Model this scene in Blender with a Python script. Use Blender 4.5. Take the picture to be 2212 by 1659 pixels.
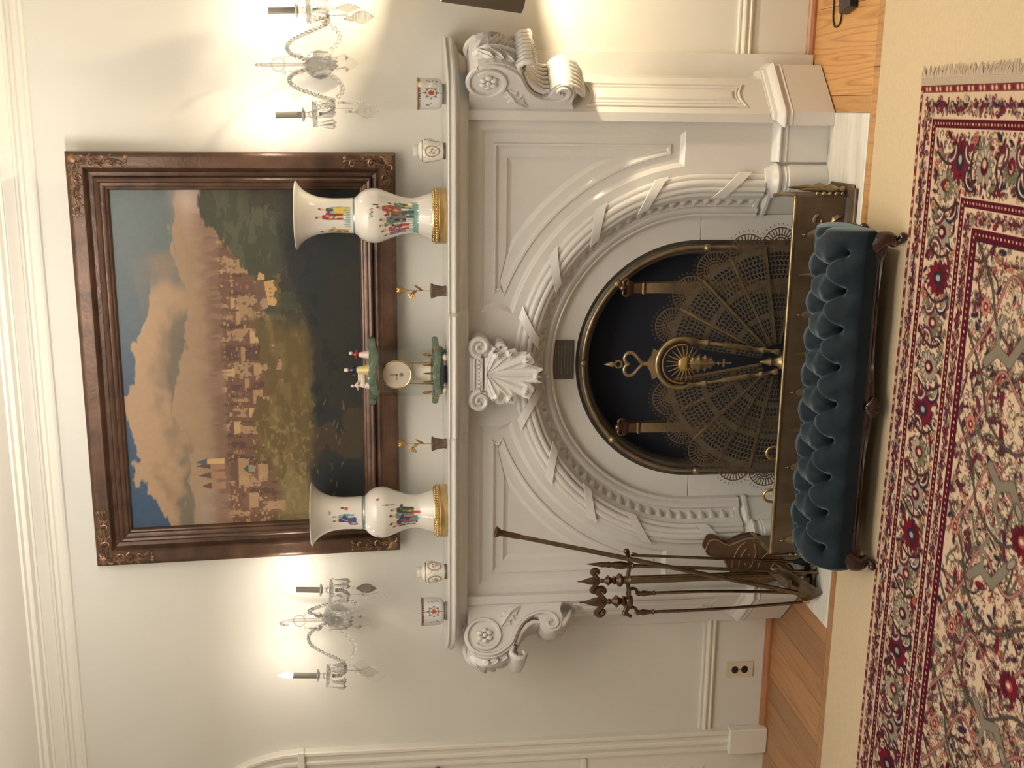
import bpy, math, random
import numpy as np
from mathutils import Vector, Matrix
from mathutils.geometry import tessellate_polygon
PI = math.pi
SC = bpy.context.scene
COL = SC.collection
random.seed(7)
for o in list(bpy.data.objects):
    bpy.data.objects.remove(o)

# ---------------------------------------------------------------- camera (held on its side)
F_PX, YAW, PITCH, ROLL = 2450.0, math.radians(13.8), math.radians(6.5), math.radians(0.9)
CAM = Vector((0.91, -4.15, 1.576))
fw = Vector((-math.sin(YAW)*math.cos(PITCH), math.cos(YAW)*math.cos(PITCH), -math.sin(PITCH)))
rt = Vector((math.cos(YAW), math.sin(YAW), 0)); dn = fw.cross(rt)
rt2 = math.cos(ROLL)*rt + math.sin(ROLL)*dn
dn2 = -math.sin(ROLL)*rt + math.cos(ROLL)*dn
cd = bpy.data.cameras.new('camera'); cam = bpy.data.objects.new('camera', cd); COL.objects.link(cam)
cd.sensor_fit = 'HORIZONTAL'; cd.sensor_width = 36.0; cd.lens = F_PX/2212.0*36.0
cd.clip_start = 0.05
cam.matrix_world = Matrix(((dn2.x, rt2.x, -fw.x, CAM.x), (dn2.y, rt2.y, -fw.y, CAM.y), (dn2.z, rt2.z, -fw.z, CAM.z), (0, 0, 0, 1)))
SC.camera = cam

# ---------------------------------------------------------------- world, lights, exposure
SC.view_settings.view_transform = 'Standard'; SC.view_settings.look = 'None'
SC.view_settings.gamma = 1.0; SC.view_settings.use_curve_mapping = False
SC.view_settings.exposure = 0.0
W = bpy.data.worlds.new('world'); SC.world = W; W.use_nodes = True
W.node_tree.nodes['Background'].inputs[0].default_value = (1, .9, .78, 1)
W.node_tree.nodes['Background'].inputs[1].default_value = 0.05
SC.cycles.max_bounces = 8; SC.cycles.diffuse_bounces = 4; SC.cycles.transmission_bounces = 6
SC.cycles.transparent_max_bounces = 16; SC.cycles.sample_clamp_indirect = 4.0
SC.cycles.caustics_refractive = False; SC.cycles.caustics_reflective = False

def area(name, loc, size, power, col, rot=(0, 0, 0)):
    l = bpy.data.lights.new(name, 'AREA'); l.shape = 'DISK'; l.size = size; l.energy = power; l.color = col
    o = bpy.data.objects.new(name, l); COL.objects.link(o); o.location = loc; o.rotation_euler = rot
    return o
# unseen ceiling lights, added as fill for the room
for i, (lx, ly) in enumerate(((-1.3, -2.3), (0.6, -2.3), (2.2, -2.3), (-1.3, -4.6), (0.6, -4.6), (2.2, -4.6))):
    area('ceiling_fill_light', (lx, ly, 2.86), 0.22, 5.0, (1, .97, .94))
area('upward_fill_light', (.1, -1.9, 2.25), .6, 120.0, (1, .94, .86), (PI, 0, 0))  # unseen upward fill, added to brighten ceiling and upper wall by bounce
BULB_STRENGTH = 210.0
LAMP_W = 1000.0

# ---------------------------------------------------------------- materials
MAT = {}
def srgb(r, g, b):
    f = lambda c: (c/255/12.92) if c/255 <= .04045 else ((c/255+.055)/1.055)**2.4
    return (f(r), f(g), f(b), 1)
def mat(name, col, rough=.5, metal=0.0, var=0.0, scale=8.0, bump=0.0, bscale=60.0, col2=None, detail=4.0,
        coat=0.0, sheen=0.0, stretch=None, spec=.5, ramp=(.35, .65), sub=0.0, sheen_tint=None, coords='Object'):
    m = bpy.data.materials.new(name); m.use_nodes = True
    nt = m.node_tree; b = nt.nodes['Principled BSDF']
    b.inputs['Base Color'].default_value = col if len(col) == 4 else (*col, 1)
    b.inputs['Roughness'].default_value = rough; b.inputs['Metallic'].default_value = metal
    b.inputs['Specular IOR Level'].default_value = spec
    if coat: b.inputs['Coat Weight'].default_value = coat; b.inputs['Coat Roughness'].default_value = .08
    if sheen:
        b.inputs['Sheen Weight'].default_value = sheen; b.inputs['Sheen Roughness'].default_value = .35
        if sheen_tint: b.inputs['Sheen Tint'].default_value = sheen_tint
    tc = nt.nodes.new('ShaderNodeTexCoord'); mp = nt.nodes.new('ShaderNodeMapping')
    nt.links.new(tc.outputs[coords], mp.inputs[0])
    if stretch: mp.inputs['Scale'].default_value = stretch
    if col2 is not None or var:
        n = nt.nodes.new('ShaderNodeTexNoise'); n.inputs['Scale'].default_value = scale; n.inputs['Detail'].default_value = detail
        nt.links.new(mp.outputs[0], n.inputs['Vector'])
        r = nt.nodes.new('ShaderNodeValToRGB'); nt.links.new(n.outputs['Fac'], r.inputs[0])
        c1 = col if len(col) == 4 else (*col, 1)
        if col2 is None:
            c2 = tuple(min(1, c*(1-var)) for c in c1[:3])+(1,); c1 = tuple(min(1, c*(1+var)) for c in c1[:3])+(1,)
        else: c2 = col2 if len(col2) == 4 else (*col2, 1)
        r.color_ramp.elements[0].position, r.color_ramp.elements[1].position = ramp
        r.color_ramp.elements[0].color = c2; r.color_ramp.elements[1].color = c1
        nt.links.new(r.outputs[0], b.inputs['Base Color'])
    if bump:
        n2 = nt.nodes.new('ShaderNodeTexNoise'); n2.inputs['Scale'].default_value = bscale; n2.inputs['Detail'].default_value = 3
        nt.links.new(mp.outputs[0], n2.inputs['Vector'])
        bp = nt.nodes.new('ShaderNodeBump'); bp.inputs['Strength'].default_value = bump; bp.inputs['Distance'].default_value = .01
        nt.links.new(n2.outputs['Fac'], bp.inputs['Height']); nt.links.new(bp.outputs[0], b.inputs['Normal'])
    MAT[name] = m
    return m
def mat_attr(name, rough=.5, spec=.5, coat=0.0, bump=0.0, bscale=400.0, metal=0.0):
    m = bpy.data.materials.new(name); m.use_nodes = True; nt = m.node_tree; b = nt.nodes['Principled BSDF']
    a = nt.nodes.new('ShaderNodeAttribute'); a.attribute_name = 'pigment'
    nt.links.new(a.outputs['Color'], b.inputs['Base Color'])
    b.inputs['Roughness'].default_value = rough; b.inputs['Specular IOR Level'].default_value = spec; b.inputs['Metallic'].default_value = metal
    if coat: b.inputs['Coat Weight'].default_value = coat; b.inputs['Coat Roughness'].default_value = .05
    if bump:
        n2 = nt.nodes.new('ShaderNodeTexNoise'); n2.inputs['Scale'].default_value = bscale
        tc = nt.nodes.new('ShaderNodeTexCoord'); nt.links.new(tc.outputs['Object'], n2.inputs['Vector'])
        bp = nt.nodes.new('ShaderNodeBump'); bp.inputs['Strength'].default_value = bump; bp.inputs['Distance'].default_value = .004
        nt.links.new(n2.outputs['Fac'], bp.inputs['Height']); nt.links.new(bp.outputs[0], b.inputs['Normal'])
    MAT[name] = m; return m
def mat_glass(name, mixf=.5, tint=(1, 1, 1, 1), ior=1.5, rough=0.0, thin=False):
    m = bpy.data.materials.new(name); m.use_nodes = True; nt = m.node_tree; nt.nodes.clear()
    out = nt.nodes.new('ShaderNodeOutputMaterial'); mx = nt.nodes.new('ShaderNodeMixShader')
    t = nt.nodes.new('ShaderNodeBsdfTransparent'); t.inputs[0].default_value = tint
    if thin:
        g = nt.nodes.new('ShaderNodeBsdfGlossy'); g.inputs['Roughness'].default_value = .02
        fr = nt.nodes.new('ShaderNodeLayerWeight'); pw = nt.nodes.new('ShaderNodeMath'); pw.operation = 'POWER'; pw.inputs[1].default_value = 3.5
        ad = nt.nodes.new('ShaderNodeMath'); ad.operation = 'MULTIPLY_ADD'; ad.inputs[1].default_value = .6; ad.inputs[2].default_value = .05
        nt.links.new(fr.outputs['Facing'], pw.inputs[0]); nt.links.new(pw.outputs[0], ad.inputs[0]); nt.links.new(ad.outputs[0], mx.inputs[0])
    else:
        g = nt.nodes.new('ShaderNodeBsdfGlass'); g.inputs['IOR'].default_value = ior; g.inputs['Roughness'].default_value = rough
        g.inputs['Color'].default_value = (1, 1, 1, 1)
        mx.inputs[0].default_value = mixf
    nt.links.new(t.outputs[0], mx.inputs[1]); nt.links.new(g.outputs[0], mx.inputs[2]); nt.links.new(mx.outputs[0], out.inputs[0])
    MAT[name] = m; return m
def mat_emit(name, col, s):
    m = bpy.data.materials.new(name); m.use_nodes = True; nt = m.node_tree; nt.nodes.clear()
    out = nt.nodes.new('ShaderNodeOutputMaterial'); e = nt.nodes.new('ShaderNodeEmission')
    e.inputs[0].default_value = (*col, 1); e.inputs[1].default_value = s; nt.links.new(e.outputs[0], out.inputs[0])
    MAT[name] = m; return m

mat('wall_paint', (.70, .68, .622), .55, var=.02, scale=3, bump=.03, bscale=300)
mat('ceiling_paint', (.80, .77, .71), .7)
mat('trim_paint', (.78, .75, .67), .38)
mat('marble', (.69, .67, .64), .22, col2=(.60, .58, .55), scale=2.6, detail=7, ramp=(.28, .55), spec=.5)
mat('marble_hearth', (.74, .72, .66), .2, col2=(.58, .56, .51), scale=5, detail=6, ramp=(.3, .6), stretch=(1, 4, 1))
def mat_oak(name, c1, c2, rough):
    m = mat(name, c1, rough); nt = m.node_tree; b = nt.nodes['Principled BSDF']
    tc = nt.nodes.new('ShaderNodeTexCoord'); oi = nt.nodes.new('ShaderNodeObjectInfo'); mp = nt.nodes.new('ShaderNodeMapping')
    mp.inputs['Scale'].default_value = (1.0, .075, 1.0)
    cb = nt.nodes.new('ShaderNodeCombineXYZ'); mu = nt.nodes.new('ShaderNodeMath'); mu.operation = 'MULTIPLY'; mu.inputs[1].default_value = 7.0
    nt.links.new(oi.outputs['Random'], mu.inputs[0]); nt.links.new(mu.outputs[0], cb.inputs[2]); nt.links.new(cb.outputs[0], mp.inputs['Location'])
    nt.links.new(tc.outputs['Object'], mp.inputs[0])
    wv = nt.nodes.new('ShaderNodeTexNoise'); wv.inputs['Scale'].default_value = 7.0; wv.inputs['Detail'].default_value = 2.0
    nt.links.new(mp.outputs[0], wv.inputs['Vector'])
    rg_ = nt.nodes.new('ShaderNodeMath'); rg_.operation = 'MULTIPLY'; rg_.inputs[1].default_value = 17.0; nt.links.new(wv.outputs['Fac'], rg_.inputs[0])
    fr = nt.nodes.new('ShaderNodeMath'); fr.operation = 'FRACT'; nt.links.new(rg_.outputs[0], fr.inputs[0])
    n2 = nt.nodes.new('ShaderNodeTexNoise'); n2.inputs['Scale'].default_value = 90.0; mp2 = nt.nodes.new('ShaderNodeMapping'); mp2.inputs['Scale'].default_value = (3, .12, 1)
    nt.links.new(tc.outputs['Object'], mp2.inputs[0]); nt.links.new(mp2.outputs[0], n2.inputs['Vector'])
    r = nt.nodes.new('ShaderNodeValToRGB'); nt.links.new(fr.outputs[0], r.inputs[0]); e = r.color_ramp.elements
    e[0].position = 0; e[0].color = (*c2, 1); e[1].position = .30; e[1].color = (*c1, 1); q = e.new(.90); q.color = (*[x*.92 for x in c1], 1); q = e.new(1.0); q.color = (*c2, 1)
    mx = nt.nodes.new('ShaderNodeMixRGB'); mx.blend_type = 'MULTIPLY'; mx.inputs[0].default_value = .35; nt.links.new(r.outputs[0], mx.inputs[1]); nt.links.new(n2.outputs['Fac'], mx.inputs[2])
    br = nt.nodes.new('ShaderNodeMapRange'); br.inputs['To Min'].default_value = .82; br.inputs['To Max'].default_value = 1.25; nt.links.new(oi.outputs['Random'], br.inputs['Value'])
    hv = nt.nodes.new('ShaderNodeHueSaturation'); nt.links.new(br.outputs[0], hv.inputs['Value']); nt.links.new(mx.outputs[0], hv.inputs['Color'])
    nt.links.new(hv.outputs[0], b.inputs['Base Color'])
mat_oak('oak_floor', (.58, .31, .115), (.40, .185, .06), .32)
mat_oak('oak_floor_shaded', (.38, .185, .075), (.28, .13, .05), .34)  # same oak, with the weaker light on the left boards put into the colour
mat('shoe_wood', (.32, .13, .06), .3, var=.15, scale=20, stretch=(.3, 4, 4))
mat('carpet', (.54, .435, .29), .95, var=.03, scale=90, bump=.18, bscale=900, spec=.1)
mat('brass', (.55, .40, .18), .28, metal=1.0, var=.12, scale=30)
mat('old_brass', (.27, .205, .12), .40, metal=.85, var=.25, scale=25)
mat('dark_brass', (.115, .080, .050), .5, metal=.45, var=.2, scale=15)
mat('bronze', (.13, .082, .055), .34, metal=.9, var=.2, scale=30)
mat('fan_brass', (.105, .082, .056), .5, metal=.45, var=.2, scale=30)
mat('iron', (.085, .072, .056), .5, metal=.4, var=.2, scale=12)
mat('soot', (.006, .008, .016), .9)
mat('plaque', (.085, .075, .062), .45, metal=.3)
mat('plaque_text', (.20, .18, .15), .5)
mat('frame_wood', (.115, .060, .036), .36, metal=.35, col2=(.050, .027, .018), scale=14, stretch=(1, 1, 1), bump=.12, bscale=60, ramp=(.3, .75))
mat('frame_gilt', (.26, .15, .08), .36, metal=.5, col2=(.08, .04, .024), scale=40, bump=.2, bscale=90)
mat('porcelain', (.80, .78, .74), .12, coat=.5)
mat('gilt_rim', (.30, .19, .07), .3, metal=.8)
mat('green_glaze', (.085, .125, .085), .2, coat=.4, var=.2, scale=40)
mat('dark_green', (.012, .035, .032), .25, coat=.3)
mat('ivory', (.72, .62, .52), .3)
mat('gold_leaf', (.44, .27, .10), .35, metal=.8)
mat('dark_pot', (.12, .085, .06), .45, metal=.4, var=.3, scale=60)
mat('velvet', (.006, .012, .018), .8, sheen=.9, sheen_tint=(.46, .60, .68, 1), var=.12, scale=14, spec=.2)
mat('mahogany', (.030, .011, .008), .22, var=.25, scale=20, coat=.4)
mat('black_plastic', (.012, .012, .013), .4)
mat('socket_black', (.006, .006, .007), .35)
mat('cream_plastic', (.62, .54, .40), .4)
mat('lamp_shade', (.055, .034, .016), .6, var=.1, scale=60, stretch=(1, 1, .2))
mat('lamp_shade_lining', (.75, .66, .45), .7)
mat('candle_sleeve', (.20, .19, .16), .35)
mat('fringe', (.50, .40, .30), .9)
mat('leather', (.075, .040, .022), .4, var=.3, scale=25)
mat('leather_line', (.20, .12, .06), .45)
mat('chrome_pin', (.5, .48, .45), .25, metal=1.0)
mat_attr('oil_paint', .5, .3, coat=.0, bump=.12, bscale=260)
mat_attr('rug_pile', .95, .08, bump=.25, bscale=700)
mat_attr('painted_porcelain', .10, .5, coat=.6)
mat_glass('crystal', .78, ior=1.6)
mat_glass('crystal_soft', .42, ior=1.55)
mat_glass('thin_glass', tint=(.97, .98, .97, 1), ior=1.45, thin=True)
mat_emit('bulb_glow', (1.0, .88, .73), BULB_STRENGTH)
mat_emit('lamp_bulb_glow', (1.0, .84, .58), LAMP_W)

# ---------------------------------------------------------------- mesh helpers
class MB:
    """collects shapes, then becomes ONE mesh object"""
    def __init__(s): s.v = []; s.f = []
    def add(s, v, f, mtx=None):
        k = len(s.v)
        if mtx is not None: v = [tuple(mtx @ Vector(p)) for p in v]
        s.v.extend(tuple(p) for p in v); s.f.extend(tuple(i+k for i in q) for q in f); return s
    def box(s, c, d, mtx=None, bev=0.0):
        x, y, z = (t/2 for t in d); cx, cy, cz = c
        if bev <= 0:
            v = [(cx+a*x, cy+b*y, cz+e*z) for a in (-1, 1) for b in (-1, 1) for e in (-1, 1)]
            f = [(0, 1, 3, 2), (4, 6, 7, 5), (0, 4, 5, 1), (2, 3, 7, 6), (0, 2, 6, 4), (1, 5, 7, 3)]
            return s.add(v, f, mtx)
        b_ = min(bev, x*.9, y*.9, z*.9)
        # chamfered: stack of 4 octagon-free rings
        v = []; f = []
        for zz, ins in ((-z, b_), (-z+b_, 0), (z-b_, 0), (z, b_)):
            xa, ya = x-ins, y-ins; q = b_ if ins == 0 else b_*.4
            v += [(cx+p[0], cy+p[1], cz+zz) for p in ((-xa+q, -ya), (xa-q, -ya), (xa, -ya+q), (xa, ya-q), (xa-q, ya), (-xa+q, ya), (-xa, ya-q), (-xa, -ya+q))]
        for r in range(3):
            for i in range(8): f.append((r*8+i, r*8+(i+1) % 8, r*8+8+(i+1) % 8, r*8+8+i))
        f.append(tuple(range(7, -1, -1))); f.append(tuple(range(24, 32)))
        return s.add(v, f, mtx)
    def lathe(s, prof, n=24, mtx=None, caps=True):
        v = []; f = []; m = len(prof)
        for (r, z) in prof:
            for i in range(n):
                a = 2*PI*i/n; v.append((r*math.cos(a), r*math.sin(a), z))
        for j in range(m-1):
            for i in range(n): f.append((j*n+i, j*n+(i+1) % n, (j+1)*n+(i+1) % n, (j+1)*n+i))
        if caps:
            if prof[0][0] > 1e-6: f.append(tuple(range(n-1, -1, -1)))
            if prof[-1][0] > 1e-6: f.append(tuple((m-1)*n+i for i in range(n)))
        return s.add(v, f, mtx)
    def sphere(s, c, r, n=12, m=8, sc=(1, 1, 1), mtx=None):
        pr = [(r*math.sin(PI*j/m), -r*math.cos(PI*j/m)) for j in range(m+1)]
        pr[0] = (1e-5, -r); pr[-1] = (1e-5, r)
        t = Matrix.Translation(c) @ Matrix.Diagonal((*sc, 1))
        return s.lathe(pr, n, (mtx @ t) if mtx is not None else t)
    def tube(s, pts, r, n=8, closed=False, caps=True, mtx=None, flat=1.0, up=None):
        P = [Vector(p) for p in pts]; N = len(P); v = []; f = []
        rad = r if hasattr(r, '__len__') else [r]*N
        prev = None
        for i in range(N):
            if closed: t = (P[(i+1) % N]-P[i-1])
            else: t = P[min(i+1, N-1)]-P[max(i-1, 0)]
            if t.length < 1e-9: t = Vector((0, 0, 1))
            t.normalize()
            if prev is None:
                a = Vector(up) if up else (Vector((0, 0, 1)) if abs(t.z) < .9 else Vector((1, 0, 0)))
                nx = (a-t*a.dot(t)).normalized()
            else:
                nx = prev-t*prev.dot(t)
                nx = nx.normalized() if nx.length > 1e-6 else prev
            prev = nx; ny = t.cross(nx)
            for k in range(n):
                a = 2*PI*k/n
                v.append(P[i]+nx*math.cos(a)*rad[i]+ny*math.sin(a)*rad[i]*flat)
        M_ = N if closed else N-1
        for i in range(M_):
            j = (i+1) % N
            for k in range(n): f.append((i*n+k, i*n+(k+1) % n, j*n+(k+1) % n, j*n+k))
        if caps and not closed:
            f.append(tuple(range(n-1, -1, -1))); f.append(tuple((N-1)*n+k for k in range(n)))
        return s.add(v, f, mtx)
    def prism(s, loops, d0, d1, mtx=None):
        """2D loops (first outer, others holes) in local XZ, extruded along local Y from d0 to d1"""
        loops = [list(l) for l in loops]
        tris = tessellate_polygon([[Vector((p[0], p[1], 0)) for p in l] for l in loops])
        flat = [p for l in loops for p in l]; n = len(flat)
        v = [(p[0], d0, p[1]) for p in flat]+[(p[0], d1, p[1]) for p in flat]
        f = [tuple(t) for t in tris]+[tuple(n+i for i in reversed(t)) for t in tris]
        k = 0
        for l in loops:
            m = len(l)
            for i in range(m): f.append((k+i, k+(i+1) % m, n+k+(i+1) % m, n+k+i))
            k += m
        return s.add(v, f, mtx)
    def grid(s, pts, closed_u=False, closed_v=False, mtx=None):
        R = len(pts); C_ = len(pts[0]); v = [p for row in pts for p in row]; f = []
        for i in range(R if closed_u else R-1):
            for j in range(C_ if closed_v else C_-1):
                a, b = (i+1) % R, (j+1) % C_
                f.append((i*C_+j, i*C_+b, a*C_+b, a*C_+j))
        return s.add(v, f, mtx)
    def sweep(s, path, prof, mtx=None, closed=False, up=None, caps=True):
        """path: plan polyline [(x,y)], prof: [(offset outward, z)], outward = right of travel"""
        n = len(path); rows = []
        for i in range(n):
            p = Vector(path[i])
            a = Vector(path[i-1]) if (i > 0 or closed) else None
            b = Vector(path[(i+1) % n]) if (i < n-1 or closed) else None
            def nrm(q): q = q.normalized(); return Vector((q.y, -q.x))
            if a is None: m = nrm(b-p)
            elif b is None: m = nrm(p-a)
            else:
                n1, n2 = nrm(p-a), nrm(b-p); m = n1+n2
                m = m/max(.35, m.dot(n1)) if m.length > 1e-6 else n1
            rows.append([(p.x+m.x*o, p.y+m.y*o, z) for (o, z) in prof])
        k = len(s.v); s.grid(rows, closed_u=closed, mtx=mtx)
        if caps and not closed:
            c = len(prof); s.f.append(tuple(k+j for j in range(c))); s.f.append(tuple(k+(n-1)*c+j for j in range(c-1, -1, -1)))
        return s
    def mesh(s, name):
        me = bpy.data.meshes.new(name); me.from_pydata(s.v, [], s.f); me.validate(); me.update(); return me
    def build(s, name, material, parent=None, smooth=False, angle=40):
        me = s.mesh(name); return link(name, me, material, parent, smooth, angle)
def fix_normals(me):
    import bmesh
    bm = bmesh.new(); bm.from_mesh(me); bmesh.ops.recalc_face_normals(bm, faces=bm.faces); bm.to_mesh(me); bm.free()
def link(name, me, material, parent=None, smooth=False, angle=40, fix=True):
    if material:
        me.materials.clear(); me.materials.append(MAT[material] if isinstance(material, str) else material)
    if fix and len(me.polygons) < 60000: fix_normals(me)
    if smooth:
        me.polygons.foreach_set('use_smooth', [True]*len(me.polygons))
        try: me.set_sharp_from_angle(angle=math.radians(angle))
        except Exception: pass
    o = bpy.data.objects.new(name, me); COL.objects.link(o)
    if parent: o.parent = parent
    return o
def inst(name, me, parent, mtx=None):
    o = bpy.data.objects.new(name, me); COL.objects.link(o); o.parent = parent
    if mtx is not None: o.matrix_local = mtx
    return o
def thing(name, label, cat, loc=(0, 0, 0), rot=(0, 0, 0), group=None):
    o = bpy.data.objects.new(name, None); COL.objects.link(o); o.empty_display_size = .05
    o.location = loc; o.rotation_euler = rot; o['label'] = label; o['category'] = cat
    if group: o['group'] = group
    return o
def tag(o, label, cat, group=None):
    o['label'] = label; o['category'] = cat
    if group: o['group'] = group
    return o
def struct(o, label=None):
    o['kind'] = 'structure'
    if label: o['label'] = label; o['category'] = 'setting'
    return o
def spiral(c, r0, r1, turns, a0, n=28, sgn=1):
    return [(c[0]+(r0+(r1-r0)*i/n)*math.cos(a0+sgn*2*PI*turns*i/n), c[1]+(r0+(r1-r0)*i/n)*math.sin(a0+sgn*2*PI*turns*i/n)) for i in range(n+1)]
def bez(p, n=16):
    """Catmull-Rom through points"""
    P = [Vector(q) for q in p]; out = []
    for i in range(len(P)-1):
        a, b, c, d = P[max(i-1, 0)], P[i], P[i+1], P[min(i+2, len(P)-1)]
        for k in range(n):
            t = k/n
            out.append(.5*((2*b)+(c-a)*t+(2*a-5*b+4*c-d)*t*t+(3*b-a-3*c+d)*t**3))
    out.append(P[-1]); return out
def leaf_mesh(mb, path, width, lobes=4, rib=.004, nrm=None, mtx=None, n=20, m=9, depth=.35, curl=.25):
    """a lobed acanthus leaf along a 3D path; width = max half width; nrm = outward direction"""
    P = bez(path, max(2, n//(len(path)-1))); N = len(P); rows = []
    for i in range(N):
        t = i/(N-1)
        tg = (P[min(i+1, N-1)]-P[max(i-1, 0)]).normalized()
        nn = Vector(nrm); nn = (nn-tg*nn.dot(tg)).normalized(); side = tg.cross(nn)
        w = width*(math.sin(PI*min(1, t*.93+.07))**.6)*(1-depth*abs(math.sin(PI*lobes*t))**.7*(1 if t < .97 else 0))
        row = []
        for j in range(m):
            s_ = -1+2*j/(m-1)
            h = rib*(1.0-abs(s_))*2+rib*1.2*math.cos(s_*PI*3)-curl*width*s_*s_
            row.append(P[i]+side*(w*s_)+nn*h)
        rows.append(row)
    # closed underside: drop a copy inward
    mb.grid(rows, mtx=mtx)
    return mb

# a small canvas for pigments (woven, glazed or painted), sampled onto mesh points
def lin(c): return np.array(srgb(*c)[:3], dtype=np.float32)
class Canvas:
    def __init__(s, x0, x1, y0, y1, res, base):
        s.x0, s.y0, s.res = x0, y0, res
        s.W = int(round((x1-x0)/res))+1; s.H = int(round((y1-y0)/res))+1
        s.a = np.zeros((s.H, s.W, 3), np.float32); s.a[:] = lin(base)
        s.X = x0+np.arange(s.W, dtype=np.float32)*res; s.Y = y0+np.arange(s.H, dtype=np.float32)*res
    def win(s, xa, xb, ya, yb):
        i0 = max(0, int((xa-s.x0)/s.res)-1); i1 = min(s.W, int((xb-s.x0)/s.res)+3)
        j0 = max(0, int((ya-s.y0)/s.res)-1); j1 = min(s.H, int((yb-s.y0)/s.res)+3)
        if i1 <= i0 or j1 <= j0: return None
        return slice(j0, j1), slice(i0, i1), s.X[None, i0:i1], s.Y[j0:j1, None]
    def put(s, sl, mask, col, al=1.0):
        c = lin(col) if not isinstance(col, np.ndarray) else col
        t = s.a[sl[0], sl[1]]; m = (np.clip(mask, 0, 1)*al)[..., None]
        s.a[sl[0], sl[1]] = t*(1-m)+c*m
    def ell(s, cx, cy, rx, ry, col, rot=0.0, al=1.0, edge=None, ew=.15, petals=0, pd=.25, ph=0.0):
        R = max(rx, ry)*1.05; w = s.win(cx-R, cx+R, cy-R, cy+R)
        if w is None: return
        c, sn = math.cos(rot), math.sin(rot)
        dx = w[2]-cx; dy = w[3]-cy
        p = (dx*c+dy*sn)/rx; q = (-dx*sn+dy*c)/ry
        d = np.sqrt(p*p+q*q)
        if petals: d = d/(1-pd*(.5+.5*np.cos(petals*np.arctan2(q, p)+ph)))
        k = min(rx, ry)/s.res
        s.put(w, (1-d)*k+.5, col if edge is None else edge, al)
        if edge is not None: s.put(w, (1-ew-d)*k+.5, col, al)
    def ring(s, cx, cy, rx, ry, wd, col, al=1.0):
        R = max(rx, ry)+wd; w = s.win(cx-R, cx+R, cy-R, cy+R)
        if w is None: return
        d = np.sqrt(((w[2]-cx)/rx)**2+((w[3]-cy)/ry)**2)
        s.put(w, (wd-np.abs(d-1)*min(rx, ry))/s.res+.5, col, al)
    def poly(s, pts, col, al=1.0):
        xs = [p[0] for p in pts]; ys = [p[1] for p in pts]; w = s.win(min(xs), max(xs), min(ys), max(ys))
        if w is None: return
        m = np.zeros((w[3].shape[0], w[2].shape[1]), bool); X, Y = np.broadcast_arrays(w[2], w[3])
        n = len(pts)
        for i in range(n):
            (xa, ya), (xb, yb) = pts[i], pts[(i+1) % n]
            if ya == yb: continue
            m ^= ((ya > Y) != (yb > Y)) & (X < (xb-xa)*(Y-ya)/(yb-ya)+xa)
        s.put(w, m.astype(np.float32), col, al)
    def line(s, pts, wd, col, al=1.0, taper=False):
        n = len(pts)
        for i in range(n-1):
            (xa, ya), (xb, yb) = pts[i][:2], pts[i+1][:2]
            wi = wd*(1-.8*i/(n-1)) if taper else wd
            w = s.win(min(xa, xb)-wi, max(xa, xb)+wi, min(ya, yb)-wi, max(ya, yb)+wi)
            if w is None: continue
            L = (xb-xa)**2+(yb-ya)**2+1e-12
            t = np.clip(((w[2]-xa)*(xb-xa)+(w[3]-ya)*(yb-ya))/L, 0, 1)
            d = np.sqrt((w[2]-xa-t*(xb-xa))**2+(w[3]-ya-t*(yb-ya))**2)
            s.put(w, (wi-d)/s.res+.5, col, al)
def vnoise(h, w, cells_y, cells_x, seed, octs=4):
    rng = np.random.RandomState(seed); out = np.zeros((h, w), np.float32); amp = 1; tot = 0
    for o in range(octs):
        cy, cx = int(cells_y*2**o)+2, int(cells_x*2**o)+2
        g = rng.rand(cy+1, cx+1).astype(np.float32)
        yy = np.linspace(0, cy-1.001, h); xx = np.linspace(0, cx-1.001, w)
        iy, ix = yy.astype(int), xx.astype(int); ty, tx = yy-iy, xx-ix
        ty = ty*ty*(3-2*ty); tx = tx*tx*(3-2*tx); ty = ty[:, None]; tx = tx[None]
        a = g[iy][:, ix]; b = g[iy][:, ix+1]; c = g[iy+1][:, ix]; d = g[iy+1][:, ix+1]
        out += amp*(a*(1-ty)*(1-tx)+b*(1-ty)*tx+c*ty*(1-tx)+d*ty*tx); tot += amp; amp *= .55
    return out/tot
def grid_mesh(name, P, A, closed_u=False):
    """P: HxWx3 points, A: HxWx3 pigments (linear)"""
    H, Wd = P.shape[:2]; me = bpy.data.meshes.new(name)
    me.vertices.add(H*Wd); me.vertices.foreach_set('co', np.ascontiguousarray(P, np.float32).ravel())
    cols = Wd if closed_u else Wd-1
    i, j = np.meshgrid(np.arange(H-1), np.arange(cols), indexing='ij'); j2 = (j+1) % Wd
    q = np.stack([i*Wd+j, i*Wd+j2, (i+1)*Wd+j2, (i+1)*Wd+j], -1).reshape(-1, 4).astype(np.int32)
    n = len(q); me.loops.add(n*4); me.loops.foreach_set('vertex_index', q.ravel())
    me.polygons.add(n); me.polygons.foreach_set('loop_start', np.arange(0, n*4, 4, dtype=np.int32))
    try: me.polygons.foreach_set('loop_total', np.full(n, 4, np.int32))
    except Exception: pass
    me.update(calc_edges=True); me.validate()
    at = me.attributes.new('pigment', 'FLOAT_COLOR', 'POINT')
    c = np.ones((H*Wd, 4), np.float32); c[:, :3] = A.reshape(-1, 3); at.data.foreach_set('color', c.ravel())
    return me
def mirrored(mb):
    r = MB(); r.v = [(-p[0], p[1], p[2]) for p in mb.v]; r.f = [tuple(reversed(q)) for q in mb.f]; return r

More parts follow.
